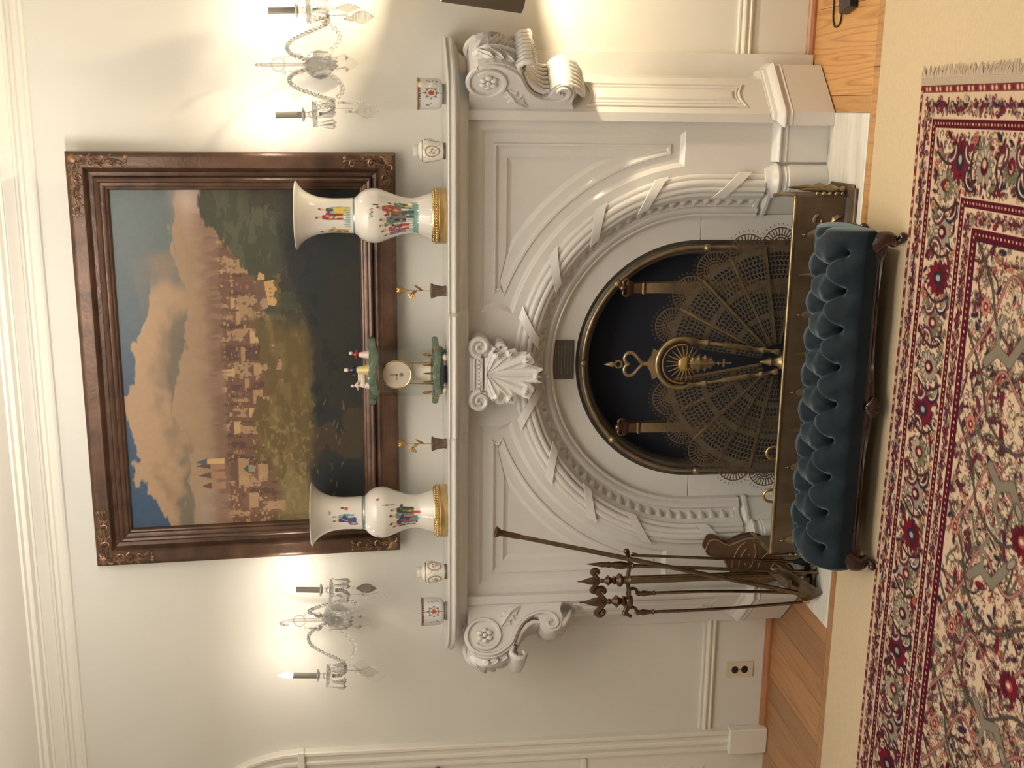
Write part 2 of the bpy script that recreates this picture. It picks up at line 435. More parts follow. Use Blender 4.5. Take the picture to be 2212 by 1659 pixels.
# ================================================================ the room
ZC = 2.885
struct(MB().box((0, .06, 1.5), (6.6, .12, 3.0)).build('wall_back', 'wall_paint'))
struct(MB().box((-3.26, -3.1, 1.5), (.12, 6.4, 3.0)).build('wall_left', 'wall_paint'))
struct(MB().box((3.26, -3.1, 1.5), (.12, 6.4, 3.0)).build('wall_right', 'wall_paint'))
struct(MB().box((0, -6.26, 1.5), (6.6, .12, 3.0)).build('wall_front', 'wall_paint'))
struct(MB().box((0, -3.1, ZC+.05), (6.6, 6.4, .1)).build('ceiling', 'ceiling_paint'))
floor = struct(MB().box((0, -3.1, -.06), (6.6, 6.4, .09)).build('floor', 'oak_floor_shaded'))
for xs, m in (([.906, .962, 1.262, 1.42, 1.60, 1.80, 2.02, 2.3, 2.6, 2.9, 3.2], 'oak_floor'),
              ([-.90, -.969, -1.11, -1.212, -1.345, -1.37, -1.47, -1.59, -1.70, -1.83, -1.95, -2.1, -2.25, -2.4, -2.6, -2.8, -3.0, -3.2], 'oak_floor_shaded')):
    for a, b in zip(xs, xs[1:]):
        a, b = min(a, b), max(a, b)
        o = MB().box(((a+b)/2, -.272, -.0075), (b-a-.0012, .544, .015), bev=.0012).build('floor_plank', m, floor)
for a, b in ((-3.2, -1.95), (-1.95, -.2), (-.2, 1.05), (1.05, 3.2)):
    MB().box(((a+b)/2, -.571, -.0075), (b-a-.0012, .050, .015), bev=.0012).build('border_plank', 'oak_floor_shaded' if b < .5 else 'oak_floor', floor)
struct(MB().box((0, -3.4, -.003), (6.5, 5.604, .018), bev=.006).build('carpet', 'carpet'))
# hearth of white marble slabs
hearth = tag(thing('hearth', 'white marble hearth slab in front of the fireplace', 'hearth'), 'white marble hearth slab in front of the fireplace', 'hearth')
MB().box((.003, -.272, -.006), (1.806, .545, .020), bev=.003).build('hearth_slab', 'marble_hearth', hearth)

# crown moulding on the back wall
crown = [(0, 2.754), (.018, 2.755), (.023, 2.762), (.018, 2.769), (.022, 2.776), (.020, 2.790), (.013, 2.797), (.010, 2.800), (.010, 2.812),
         (.026, 2.814), (.030, 2.820), (.036, 2.822), (.046, 2.836), (.064, 2.846), (.070, 2.852), (.078, 2.853), (.082, 2.860), (.118, 2.862), (.122, 2.868), (.122, 2.876), (.150, 2.877), (.154, ZC+.002), (0, ZC+.002)]
struct(MB().sweep([(-3.2, 0), (3.2, 0)], crown).build('trim_1', 'trim_paint', smooth=True, angle=30))
for k, (xa, xb) in enumerate(((-1.606, -1.0), (1.0, 3.2))):
    rail = [(0, .236), (.012, .237), (.014, .243), (.010, .247), (.010, .256), (.016, .258), (.018, .264), (.016, .270), (.009, .273), (.009, .279), (.012, .281), (.012, .287), (0, .289)]
    struct(MB().sweep([(xa, 0), (xb, 0)], rail).build('trim_%d' % (k+2), 'trim_paint'))
    struct(MB().sweep([(xa, 0), (xb, 0)], [(0, -.002), (.016, -.002), (.016, .010), (.011, .019), (.005, .026), (0, .027)]).build('baseboard_' + ('left' if k == 0 else 'right'), 'shoe_wood'))

# arched cupboard door at the far left of the wall
door = bpy.data.objects.new('door_1', None); COL.objects.link(door); door['kind'] = 'structure'
cx, ri = -2.125, .425
def arch_path(r, z0, n=24): return [(cx+r, z0)]+[(cx+r*math.cos(PI*i/n), 1.93+r*math.sin(PI*i/n)) for i in range(n+1)]+[(cx-r, z0)]
cas = MB(); prof = [(.520, .000), (.520, .030), (.516, .036), (.505, .036), (.498, .024), (.490, .020), (.476, .020), (.470, .028), (.460, .028), (.455, .014), (.436, .010), (.430, .018), (.420, .018), (.418, 0)]
rows = []
for i in range(28):
    if i == 0: rows.append([(cx+r, -d, .16) for r, d in prof]); continue
    if i == 27: rows.append([(cx-r, -d, .16) for r, d in prof]); continue
    a = PI*(i-1)/25; rows.append([(cx+r*math.cos(a), -d, 1.93+r*math.sin(a)) for r, d in prof])
cas.grid(rows).build('casing', 'trim_paint', door)
for s in (1, -1):
    MB().box((cx+s*.470, -.021, 1.922), (.112, .042, .026), bev=.004).build('impost_block', 'trim_paint', door)
    MB().box((cx+s*.470, -.022, .082), (.112, .044, .162), bev=.004).build('plinth_block', 'trim_paint', door)
pts = [(cx+.418*math.cos(PI*i/20), 1.93+.418*math.sin(PI*i/20)) for i in range(21)]
MB().prism([pts+[(cx-.418, .0), (cx+.418, .0)]], -.006, .0).build('door_leaf', 'trim_paint', door)
def panel_frame(x0, x1, z0, z1, y, w=.016, h=.010):
    rings = []
    for o_, d in ((0, 0), (.003, h), (.010, h), (.014, .003), (w, .002)):
        rings.append([(x0+o_, y-d, z0+o_), (x1-o_, y-d, z0+o_), (x1-o_, y-d, z1-o_), (x0+o_, y-d, z1-o_)])
    return MB().grid(rings, closed_v=True)
for s in (1, -1):
    a, b = sorted((cx+s*.35, cx+s*.02))
    panel_frame(a, b, .80, 1.905, -.006).build('door_panel', 'trim_paint', door)
    panel_frame(a, b, .26, .74, -.006).build('door_panel', 'trim_paint', door)
    k_ = MB().sphere((cx+s*.405, -.022, 1.377), .012, 12, 8, (1, 1, 1)); k_.tube([(cx+s*.405, -.004, 1.377), (cx+s*.405, -.02, 1.377)], .006).build('door_knob', 'old_brass', door, True)
MB().box((cx, -.010, .77), (.83, .012, .022), bev=.003).build('mid_rail', 'trim_paint', door)

# ================================================================ fireplace surround
FP = thing('fireplace_surround', 'carved white marble fireplace surround with arched opening and scroll brackets', 'fireplace')
ZA = .42                      # height of the arch centre
YF = -.21                     # front face
def arc(r, a0, a1, n): return [(r*math.cos(a0+(a1-a0)*i/n), ZA+r*math.sin(a0+(a1-a0)*i/n)) for i in range(n+1)]
def sp_outline(o, M_=10):
    """outline of the right-hand spandrel panel at inset o: 5 runs with M_ steps each"""
    zt, xo, zb, R = 1.232-o, .838-o, .515+o, .722+o
    xe = .203+o*1.35
    xa2 = R*R-(zb-ZA)**2; xa = math.sqrt(max(0, xa2))
    if xa > xo: zb = ZA+math.sqrt(max(0, R*R-xo*xo)); xa = xo
    a0 = math.atan2(zb-ZA, xa); xe2 = xe-.006; a1 = math.acos(min(1, xe2/R)); ze = ZA+R*math.sin(a1)
    if ze > zt-.004: ze = zt-.004; xe2 = math.sqrt(max(1e-4, R*R-(ze-ZA)**2)); a1 = math.atan2(ze-ZA, xe2); xe = max(xe, xe2+.0)
    P = []
    P += [(xe+(xo-xe)*i/M_, zt) for i in range(M_)]
    P += [(xo, zt+(zb-zt)*i/M_) for i in range(M_)]
    P += [(xo+(xa-xo)*i/M_, zb) for i in range(M_)]
    P += [(R*math.cos(a0+(a1-a0)*i/(2*M_)), ZA+R*math.sin(a0+(a1-a0)*i/(2*M_))) for i in range(2*M_)]
    P += [(xe2+(xe-xe2)*i/M_+.016*math.sin(PI*i/M_), ze+(zt-ze)*i/M_) for i in range(M_)]
    return P
spo = sp_outline(0)
# plain face with the arch and the two panels cut out
outer = [(-.869, .005), (-.869, 1.277), (.869, 1.277), (.869, .005), (.69, .005)]+arc(.69, 0, PI, 48)+[(-.69, .005)]
MB().prism([outer, spo, [(-x, z) for x, z in spo]], YF, -.10).build('body', 'marble', FP)
prof = [(0, 0), (.005, .003), (.010, .010), (.016, .014), (.020, .014), (.046, .014), (.049, .008), (.055, .008), (.059, .014), (.066, .020), (.070, .021), (.094, .021), (.098, .026), (.106, .030), (.112, .032)]
rows = [[(x, YF+d, z) for x, z in sp_outline(o)] for o, d in prof]
spm = MB().grid(rows, closed_v=True)
last = sp_outline(prof[-1][0]); tri = tessellate_polygon([[Vector((x, z, 0)) for x, z in last]])
spm.add([(x, YF+.032, z) for x, z in last], [tuple(t) for t in tri])
spm.build('spandrel_panel', 'marble', FP, True, 25); mirrored(spm).build('spandrel_panel', 'marble', FP, True, 25)

# arch mouldings: swept along jambs and semicircle
def arch_sweep(prof, z0=.225, n=56, mb=None):
    """prof: [(r, y)]"""
    rows = [[(r, y, z0) for r, y in prof], [(r, y, (z0+ZA)/2) for r, y in prof]]
    for i in range(n+1):
        a = PI*i/n; rows.append([(r*math.cos(a), y, ZA+r*math.sin(a)) for r, y in prof])
    rows += [[(-r, y, (z0+ZA)/2) for r, y in prof], [(-r, y, z0) for r, y in prof]]
    return (mb or MB()).grid(rows)
for c, yc, rr in ((.680, -.212, .0125), (.660, -.222, .0135), (.640, -.220, .0125), (.622, -.208, .0105)):
    arch_sweep([(c+rr*math.cos(t), yc-rr*math.sin(t)) for t in [PI*k/8-.35 for k in range(9)]+[PI+.35]]).build('reed', 'marble', FP, True, 60)
arch_sweep([(.690, -.205), (.69, -.19), (.60, -.19), (.612, -.206)]).build('reed_bed', 'marble', FP)
orn = arch_sweep([(.614, -.205), (.610, -.200), (.604, -.185), (.594, -.168), (.582, -.158), (.574, -.155), (.570, -.162), (.564, -.165), (.556, -.162), (.550, -.154), (.545, -.148), (.541, -.150), (.536, -.146), (.534, -.120)]).build('arch_bead', 'marble', FP, True, 35)
# leaf tongues in the hollow
tg = MB(); rows = []
for i in range(6):
    t = i/5; rr = .604-.026*t; yy = -.186+.030*t; w = .0150*(1-.5*t**2.2)*(1 if i < 5 else .35)
    rows.append([(w*s_, yy-.008*(1-abs(s_))*(1.0-.2*t)-.006*math.sin(PI*t), rr) for s_ in (-1, -.5, 0, .5, 1)])
tongue = tg.grid(rows).mesh('leaf_tongue'); tongue.materials.append(MAT['marble']); tongue.polygons.foreach_set('use_smooth', [True]*len(tongue.polygons))
Lc = .60*PI; tot = Lc+2*.19; nT = 54
for k in range(nT):
    s_ = (k+.5)*tot/nT
    if s_ < .19: m = Matrix.Translation((0, 0, .23+s_)) @ Matrix.Rotation(PI/2, 4, 'Y')
    elif s_ > .19+Lc: m = Matrix.Translation((0, 0, .23+tot-s_)) @ Matrix.Rotation(-PI/2, 4, 'Y')
    else:
        a = (s_-.19)/.60; m = Matrix.Translation((0, 0, ZA)) @ Matrix.Rotation(PI/2-a, 4, 'Y')
    inst('leaf_tongue', tongue, orn, m)
# ribbons crossing the reeds
def ribbon(zc=None, ang=None, sgn=1):
    rows = []
    for i in range(9):
        t = i/8; r = .700-.092*t; yy = -.214-.028*math.sin(PI*(.12+.76*t))**.8
        row = []
        for e, dy in ((-1, .006), (-.92, 0), (.92, 0), (1, .006)):
            if ang is not None:
                a = ang+sgn*.095*(t-.5)*1.6+e*.035; row.append((r*math.cos(a), yy+dy, ZA+r*math.sin(a)))
            else: row.append((sgn*r, yy+dy, zc+.06*(t-.5)*1.6+e*.024))
        rows.append(row)
    return MB().grid(rows)
ribbon(zc=.345, sgn=1).build('ribbon', 'marble', FP, True, 40); ribbon(zc=.345, sgn=-1).build('ribbon', 'marble', FP, True, 40)
for d in (19, 38, 57, 77):
    ribbon(ang=math.radians(d), sgn=1).build('ribbon', 'marble', FP, True, 40)
    ribbon(ang=math.radians(180-d), sgn=-1).build('ribbon', 'marble', FP, True, 40)
# smooth marble slips around the opening: two jambs and two arch pieces
for s in (1, -1):
    MB().box((s*.495, -.105, .2125), (.092, .03, .411), bev=.001).build('slip_stone', 'marble', FP)
    q = [(s*x, z) for x, z in arc(.541, .002, PI/2-.001, 20)]+[(s*x, z) for x, z in reversed(arc(.449, .002, PI/2-.001, 20))]
    MB().prism([q], -.12, -.09).build('slip_stone', 'marble', FP)
pl = MB().box((.010, -.1235, .915), (.146, .008, .079), bev=.002).build('name_plaque', 'plaque', FP)
for r_ in range(6):
    txt = MB(); x = -.055
    while x < .055:
        w = random.uniform(.003, .009); w = min(w, .058-x)
        txt.box((.010+x+w/2, -.1279, .945-r_*.0115), (w, .0007, .0030)); x += w+random.uniform(.0015, .0030)
    txt.build('engraved_line', 'plaque_text', pl)

# canted corner pilasters
A_, T_, O_ = Vector((.898, -.237, 0)), Vector((.7071, .7071, 0)), Vector((.7071, -.7071, 0))
WF = .168
def fc(t, d, z): p = A_+T_*t+O_*d; return (p.x, p.y, z)
FM = Matrix(((T_.x, -O_.x, 0, A_.x), (T_.y, -O_.y, 0, A_.y), (0, 0, 1, 0), (0, 0, 0, 1)))   # local x along the face, local -y outward
B_ = A_+T_*WF
pil = MB()
plan = [(.868, -.10), (.868, -.237), (A_.x, A_.y), (B_.x, B_.y), (1.030, -.02), (.90, -.02)]
def plan_prism(mb, plan, z0, z1):
    n = len(plan); v = [(x, y, z0) for x, y in plan]+[(x, y, z1) for x, y in plan]
    f = [tuple(range(n)), tuple(range(2*n-1, n-1, -1))]+[(i, (i+1) % n, n+(i+1) % n, n+i) for i in range(n)]
    return mb.add(v, f)
plan_prism(pil, plan, .20, 1.277)
pil.build('pilaster', 'marble', FP); mirrored(pil).build('pilaster', 'marble', FP)
def cant_panel(o):
    x0, x1, z0, z1 = .026+o, .140-o, .300+o*1.2, .872-o*1.2; P = []
    for i in range(9): P.append((x0+(x1-x0)*i/8, z0+.020*math.sin(PI*i/8)*(1-o/.05)))
    P += [(x1, z0+(z1-z0)*i/4) for i in (1, 2, 3)]
    for i in range(9): P.append((x1-(x1-x0)*i/8, z1-.020*math.sin(PI*i/8)*(1-o/.05)))
    P += [(x0, z1-(z1-z0)*i/4) for i in (1, 2, 3)]
    return P
cp = MB(); pr = [(0, -.001), (.002, -.006), (.008, -.006), (.011, -.001), (.016, -.001), (.018, -.004), (.022, -.004), (.024, -.001), (.031, -.001), (.036, -.007), (.045, -.009)]
cp.grid([[(x, d, z) for x, z in cant_panel(o)] for o, d in pr], closed_v=True, mtx=FM)
lastp = cant_panel(.045); cp.add([tuple(FM @ Vector((x, -.009, z))) for x, z in lastp], [tuple(range(len(lastp)))])
cp.build('pilaster_panel', 'marble', FP, True, 25); mirrored(cp).build('pilaster_panel', 'marble', FP, True, 25)
bk = MB().box((1.045, -.012, .640), (.126, .024, 1.270), bev=.001)
bk.build('backing_slab', 'marble', FP); mirrored(bk).build('backing_slab', 'marble', FP)
# plinths with moulded tops
ppath = [(.735, -.225), (.860, -.225), (.860, -.262), (.908, -.262), (1.068, -.102), (1.068, -.002)]
plm = MB(); plan_prism(plm, [(.735, -.05)]+ppath+[(1.0, -.0)], 0.005, .150)
plm.sweep(ppath, [(-.004, .148), (0, .152), (.002, .156), (-.004, .160), (-.006, .172), (.004, .176), (.007, .182), (.003, .190), (-.006, .198), (-.014, .204), (-.018, .216), (-.022, .220), (-.023, .226), (-.06, .226)], caps=False)
plm.build('plinth', 'marble', FP, True, 25); mirrored(plm).build('plinth', 'marble', FP, True, 25)
col = MB().lathe([(.062, .005), (.062, .145), (.059, .149), (.060, .156), (.055, .160), (.054, .172), (.062, .176), (.066, .186), (.060, .196), (.052, .203), (.048, .215), (.044, .226), (.001, .226)], 28, Matrix.Translation((.672, -.190, 0)))
col.build('column_base', 'marble', FP, True, 35); mirrored(col).build('column_base', 'marble', FP, True, 35)
ib = MB(); plan_prism(ib, [(.615, -.19), (.548, -.128), (.535, -.10), (.64, -.10)], .005, .19)
ib.sweep([(.548, -.10), (.548, -.128), (.615, -.19), (.640, -.20)][::1], [(0, .18), (.006, .185), (.014, .195), (.014, .205), (.004, .215), (0, .222), (.012, .230), (.012, .245), (-.02, .247)], caps=False)
ib.build('jamb_base', 'marble', FP, True, 30); mirrored(ib).build('jamb_base', 'marble', FP, True, 30)
# mantel shelf: serpentine ends and a stepped-out middle
half = [(.216, -.352), (.224, -.325), (.80, -.325), (.90, -.320), (.96, -.308), (1.01, -.284), (1.05, -.246), (1.075, -.208), (1.10, -.172), (1.125, -.140), (1.143, -.105), (1.147, -.06), (1.135, -.001)]
mpath = [(-x, y) for x, y in reversed(half)]+half
sh = [(-.30, 1.350), (-.005, 1.350), (0, 1.3485), (.001, 1.346), (-.004, 1.343), (-.006, 1.340), (-.003, 1.335), (.003, 1.330), (.003, 1.324), (-.003, 1.319), (-.012, 1.3165), (-.020, 1.316)]
mb = MB(); N_ = len(mpath)
rows = []
for i in range(N_):
    p = Vector(mpath[i]); a = Vector(mpath[max(i-1, 0)]); b = Vector(mpath[min(i+1, N_-1)])
    d_ = (b-a).normalized(); m = Vector((d_.y, -d_.x)); rows.append([(p.x+m.x*o, p.y+m.y*o, z) for o, z in sh[1:]])
mb.grid(rows)
top = [r[0] for r in rows]; mb.add(top, [tuple(range(len(top)))])
mb.add([r[-1] for r in rows], [tuple(range(len(rows)))])
mb.build('mantel_shelf', 'marble', FP, True, 35)
mb = MB(); rows = []
for i in range(N_):
    p = Vector(mpath[i]); a = Vector(mpath[max(i-1, 0)]); b = Vector(mpath[min(i+1, N_-1)])
    d_ = (b-a).normalized(); m = Vector((d_.y, -d_.x))
    rows.append([(p.x+m.x*o, min(p.y+m.y*o, -.001), z) for o, z in ((-.020, 1.317), (-.028, 1.316), (-.030, 1.309), (-.036, 1.306), (-.046, 1.303), (-.056, 1.296), (-.062, 1.287), (-.066, 1.284), (-.068, 1.277))])
mb.grid(rows); mb.add([r[-1] for r in rows], [tuple(range(len(rows)))])
mb.build('bed_moulding', 'marble', FP, True, 30)

# scroll consoles on the canted corners: profile (d outward, z)
cprof = [(0, 1.276), (.150, 1.276), (.172, 1.268), (.188, 1.254), (.199, 1.232), (.203, 1.205), (.200, 1.180), (.192, 1.158), (.178, 1.134), (.160, 1.112), (.130, 1.098), (.102, 1.085), (.078, 1.068), (.060, 1.048), (.050, 1.028), (.052, 1.012), (.064, 1.000), (.082, .993),
         (.098, .984), (.108, .968), (.109, .950), (.100, .934), (.084, .925), (.066, .922), (.046, .922), (.024, .926), (0, .917)]
def console():
    parts = []
    t0, t1 = .012, .156
    b = MB()
    for (ta, tb, sh_) in ((t0, t0+.022, 1.0), (t0+.022, t1-.022, .955), (t1-.022, t1, 1.0)):
        loop = [(d*sh_, z) for d, z in cprof]
        n = len(loop); v = [fc(ta, d, z) for d, z in loop]+[fc(tb, d, z) for d, z in loop]
        tri = tessellate_polygon([[Vector((d, z, 0)) for d, z in loop]])
        b.add(v, [tuple(t) for t in tri]+[tuple(n+i for i in reversed(t)) for t in tri]+[(i, (i+1) % n, n+(i+1) % n, n+i) for i in range(n)])
    parts.append(('scroll', b, False))
    for tt, sg in ((t0, -1), (t1, 1)):
        v = MB()
        # raised band following the scroll into a spiral
        edge = [(.176, 1.252), (.186, 1.236), (.190, 1.206), (.186, 1.176), (.168, 1.142), (.146, 1.118), (.118, 1.104), (.092, 1.090), (.068, 1.070), (.050, 1.046), (.040, 1.020), (.036, .992), (.042, .962), (.060, .944), (.080, .940), (.094, .952), (.094, .970), (.080, .980), (.068, .972), (.070, .962)]
        band = bez([Vector((d, z, 0)) for d, z in edge], 4)
        v.tube([fc(tt+sg*.002, p.x, p.y) for p in band], .0075, 6)
        cD, cZ = .118, 1.216
        sp_ = spiral((cD, cZ), .072, .046, 1.05, .55, 32, 1)
        v.tube([fc(tt+sg*.002, d, z) for d, z in sp_], .0085, 6)
        parts.append(('scroll_band', v, True))
        r_ = MB()
        for k in range(6):
            a = k*PI/3; c0 = fc(tt+sg*.004, cD+.020*math.cos(a), cZ+.020*math.sin(a))
            r_.sphere(c0, .0125, 8, 6, (.8, .8, 1))
        r_.sphere(fc(tt+sg*.007, cD, cZ), .009, 8, 6)
        parts.append(('rosette', r_, True))
        l = MB()
        leaf_mesh(l, [fc(tt+sg*.002, .085, 1.150), fc(tt+sg*.006, .058, 1.130), fc(tt+sg*.006, .034, 1.112), fc(tt+sg*.002, .012, 1.078)], .034, 4, .003, tuple(T_*sg), n=24, m=9, depth=.45, curl=.15)
        parts.append(('side_leaf', l, True))
    # acanthus leaf over the front
    o3 = lambda d, z, k: Vector(fc(.084+k, d, z))
    lf = MB(); nd = O_
    front = [(.165, 1.262), (.196, 1.232), (.203, 1.200), (.196, 1.165), (.184, 1.135), (.176, 1.112), (.184, 1.096)]
    leaf_mesh(lf, [o3(d, z, 0) for d, z in front], .060, 4, .004, (O_.x, O_.y, .3), n=42, m=13, depth=.34, curl=.22)
    for i_, (d, z, d2, z2) in enumerate(((.186, 1.248, .203, 1.212), (.202, 1.218, .199, 1.178), (.201, 1.186, .186, 1.142), (.192, 1.160, .172, 1.122))):
        for sg2 in (1, -1):
            leaf_mesh(lf, [o3(d, z, 0), o3((d+d2)/2+.008, (z+z2)/2+.004, sg2*.026), o3(d2+.010, z2+.004, sg2*.046), o3(d2+.004, z2-.006, sg2*.056)], .0165, 2, .003, (O_.x, O_.y, .3), n=18, m=7, depth=.25, curl=.35)
    for k in (-.034, .034):
        leaf_mesh(lf, [o3(d-.004, z, k) for d, z in front[:-1]], .030, 3, .004, (O_.x, O_.y, .3), n=30, m=7, depth=.4, curl=.2)
    parts.append(('acanthus_leaf', lf, True))
    ct = MB()
    for k in range(-4, 5):
        q = .0155*k
        ct.tube([o3(.158, 1.113, q), o3(.186, 1.122, q*1.05), o3(.206, 1.104, q*1.12), o3(.208, 1.080, q*1.12), o3(.192, 1.068, q*1.0), o3(.178, 1.078, q*.95)], [.009, .011, .0115, .0105, .009, .006], 7)
    parts.append(('leaf_curl', ct, True))
    lw = MB()
    for k in range(-3, 4):
        q = .019*k
        lw.tube([o3(.150, 1.100, q*.9), o3(.108, 1.080, q*.95), o3(.078, 1.052, q*1.0), o3(.066, 1.026, q*1.05), o3(.070, 1.006, q*1.05)], [.009, .011, .011, .009, .006], 7)
    parts.append(('lower_leaf', lw, True))
    rl = MB()
    for q, r_ in ((-.066, .0465), (-.050, .044), (-.046, .0475), (-.030, .044), (0, .049), (.030, .044), (.046, .0475), (.050, .044), (.066, .0465)):
        ring = [o3(.064+r_*math.cos(a), .960+r_*math.sin(a), q) for a in [2*PI*i/20 for i in range(20)]]
        rl.v.extend(tuple(p) for p in ring)
    nr = 9
    for i in range(nr-1):
        for j in range(20): rl.f.append((i*20+j, i*20+(j+1) % 20, (i+1)*20+(j+1) % 20, (i+1)*20+j))
    rl.f.append(tuple(range(20))); rl.f.append(tuple((nr-1)*20+i for i in range(20)))
    parts.append(('scroll_roll', rl, True))
    tip = MB()
    for k in range(-3, 4):
        q = .019*k
        tip.tube([o3(.096, .940, q), o3(.080, .915, q*1.05), o3(.052, .892, q*.9), o3(.024, .880, q*.6), o3(.010, .872, q*.3)], [.010, .012, .011, .008, .004], 7)
    parts.append(('bottom_leaf', tip, True))
    return parts
cparts = console()
for mir in (0, 1):
    root = None
    for nm, mb, sm in cparts:
        m2 = mirrored(mb) if mir else mb
        if root is None: root = m2.build('console', 'marble', FP, sm, 40)
        else: m2.build(nm, 'marble', root, sm, 60)

# keystone with volutes and acanthus
ks = MB().prism([[(-.110, 1.277), (.110, 1.277), (.108, 1.215), (.088, 1.175), (.066, 1.120), (.050, 1.060), (.022, 1.018), (-.022, 1.018), (-.050, 1.060), (-.066, 1.120), (-.088, 1.175), (-.108, 1.215)]], -.285, -.20)
ks = ks.build('keystone', 'marble', FP)
for s in (1, -1):
    v = MB()
    sp_ = spiral((s*.098, 1.236), .036, .008, 1.55, (PI if s > 0 else 0), 30, -s)
    v.tube([(x, -.292, z) for x, z in sp_], [.013-.006*i/30 for i in range(31)], 8)
    cyl = [(s*.098+.036*math.cos(2*PI*i/20), 1.236+.036*math.sin(2*PI*i/20)) for i in range(20)]
    v.prism([cyl], -.290, -.20)
    v.build('volute', 'marble', ks, True, 45)
    v = MB(); sp_ = spiral((s*.094, 1.165), .019, .004, 1.3, PI/2, 22, s)
    v.tube([(s*.055, -.290, 1.195), (s*.070, -.292, 1.192)]+[(x, -.292, z) for x, z in sp_], [.010]*2+[.010-.005*i/22 for i in range(23)], 8)
    v.prism([[(s*.094+.020*math.cos(2*PI*i/16), 1.165+.020*math.sin(2*PI*i/16)) for i in range(16)]], -.288, -.20)
    v.build('volute', 'marble', ks, True, 45)
    v = MB(); sp_ = spiral((s*.062, 1.062), .013, .004, 1.2, PI/2, 18, s)
    v.tube([(s*.04, -.285, 1.10), (s*.056, -.288, 1.082)]+[(x, -.288, z) for x, z in sp_], .0065, 7)
    v.build('volute', 'marble', ks, True, 45)
lv = MB()
for a, L_, w, lift in ((66, .084, .026, 0), (-66, .084, .026, 0), (45, .116, .030, .003), (-45, .116, .030, .003), (22, .152, .035, .007), (-22, .152, .035, .007), (0, .180, .036, .012)):
    r = math.radians(a); dx, dz = math.sin(r), -math.cos(r)
    P = [(dx*.008, -.288-lift, 1.214+dz*.008), (dx*L_*.35, -.302-lift, 1.214+dz*L_*.35), (dx*L_*.68, -.306-lift, 1.214+dz*L_*.68), (dx*L_*.92, -.316-lift, 1.214+dz*L_*.92), (dx*L_, -.332-lift, 1.214+dz*L_*.985), (dx*L_*.95, -.342-lift, 1.214+dz*L_*.925)]
    leaf_mesh(lv, P, w, 2, .0028, (0, -1, 0), n=45, m=15, depth=.16, curl=.34)
lv.build('acanthus_leaf', 'marble', ks, True, 60)
nk = MB()
for k, zz in enumerate((1.268, 1.258, 1.246, 1.232, 1.216)):
    nk.tube([(-.058, -.288-.004*(k % 2), zz), (0, -.297-.004*(k % 2), zz), (.058, -.288-.004*(k % 2), zz)], .0065, 7)
for k in range(7): nk.sphere((-.042+.014*k, -.299, 1.239), .007, 7, 5)
nk.build('collar', 'marble', ks, True, 60)
bt = MB()
for (x, z, r) in ((0, 1.035, .013), (.014, 1.022, .010), (-.016, 1.026, .010), (.004, 1.010, .008), (-.030, 1.040, .008), (.030, 1.044, .008), (-.010, .998, .006)): bt.sphere((x, -.300, z), r, 9, 6)
bt.build('seed_cluster', 'marble', ks, True, 60)

# ================================================================ iron arch insert with brass rail
IN = thing('fireplace_insert', 'dark iron arched frame with brass rod and knobs around the black firebox', 'fireplace insert')
arch_sweep([(.452, -.09), (.452, -.112), (.446, -.118), (.436, -.114), (.428, -.120), (.418, -.126), (.404, -.122), (.398, -.112), (.394, -.08)], z0=.012).build('iron_arch', 'iron', IN, True, 40)
arch_sweep([(.424+.008*math.cos(t), -.138-.008*math.sin(t)) for t in [2*PI*k/10 for k in range(11)]], z0=.012).build('brass_rod', 'old_brass', IN, True, 60)
for a in (-3, 46, 90, 134, 183):
    r = math.radians(a); MB().sphere((.424*math.cos(r), -.142, ZA+.424*math.sin(r)), .015, 14, 10).build('brass_knob', 'old_brass', IN, True)
fb = MB(); n = 24
prof_ = [(.398, 0.012)]+[(.398*math.cos(PI*i/n), ZA+.398*math.sin(PI*i/n)) for i in range(n+1)]+[(-.398, .012)]
fb.prism([prof_], -.006, -.010); fb.grid([[(x, -.1, z) for x, z in prof_], [(x, -.008, z) for x, z in prof_]])
fb.build('firebox', 'soot', IN)

struct(MB().sweep([(-3.2, 0), (-2.646, 0)], [(0, -.002), (.016, -.002), (.016, .010), (.011, .019), (.005, .026), (0, .027)]).build('baseboard_back', 'shoe_wood'))
# ================================================================ the oil painting in its carved frame
PW, PH = 1.496, 1.112
PT = thing('framed_painting', 'large landscape oil painting of a town in a carved brown frame above the mantel', 'painting',
           (.001, -.004, 1.5215), (math.radians(3.4), 0, 0))
# local: x right, z up, front is -y
fprof = [(0, 0), (0, .040), (.003, .050), (.010, .055), (.020, .056), (.046, .051), (.054, .052), (.058, .048), (.061, .038), (.070, .029), (.082, .026), (.086, .032), (.089, .044), (.095, .047), (.102, .044), (.106, .037), (.112, .036), (.118, .033), (.121, .026), (.126, .024), (.130, .018), (.132, .008), (.132, 0)]
def rail_pts(k, w, h):
    x0, x1, z0, z1 = -PW/2+w, PW/2-w, w, PH-w
    c = [(x0, z0), (x1, z0), (x1, z1), (x0, z1)]; a, b = c[k], c[(k+1) % 4]
    return [(a[0]+(b[0]-a[0])*t, -h, a[1]+(b[1]-a[1])*t) for t in (0, .25, .5, .75, 1)]
for k in range(4):
    MB().grid([rail_pts(k, w, h) for w, h in fprof]).build('frame_rail', 'frame_wood', PT, True, 30)
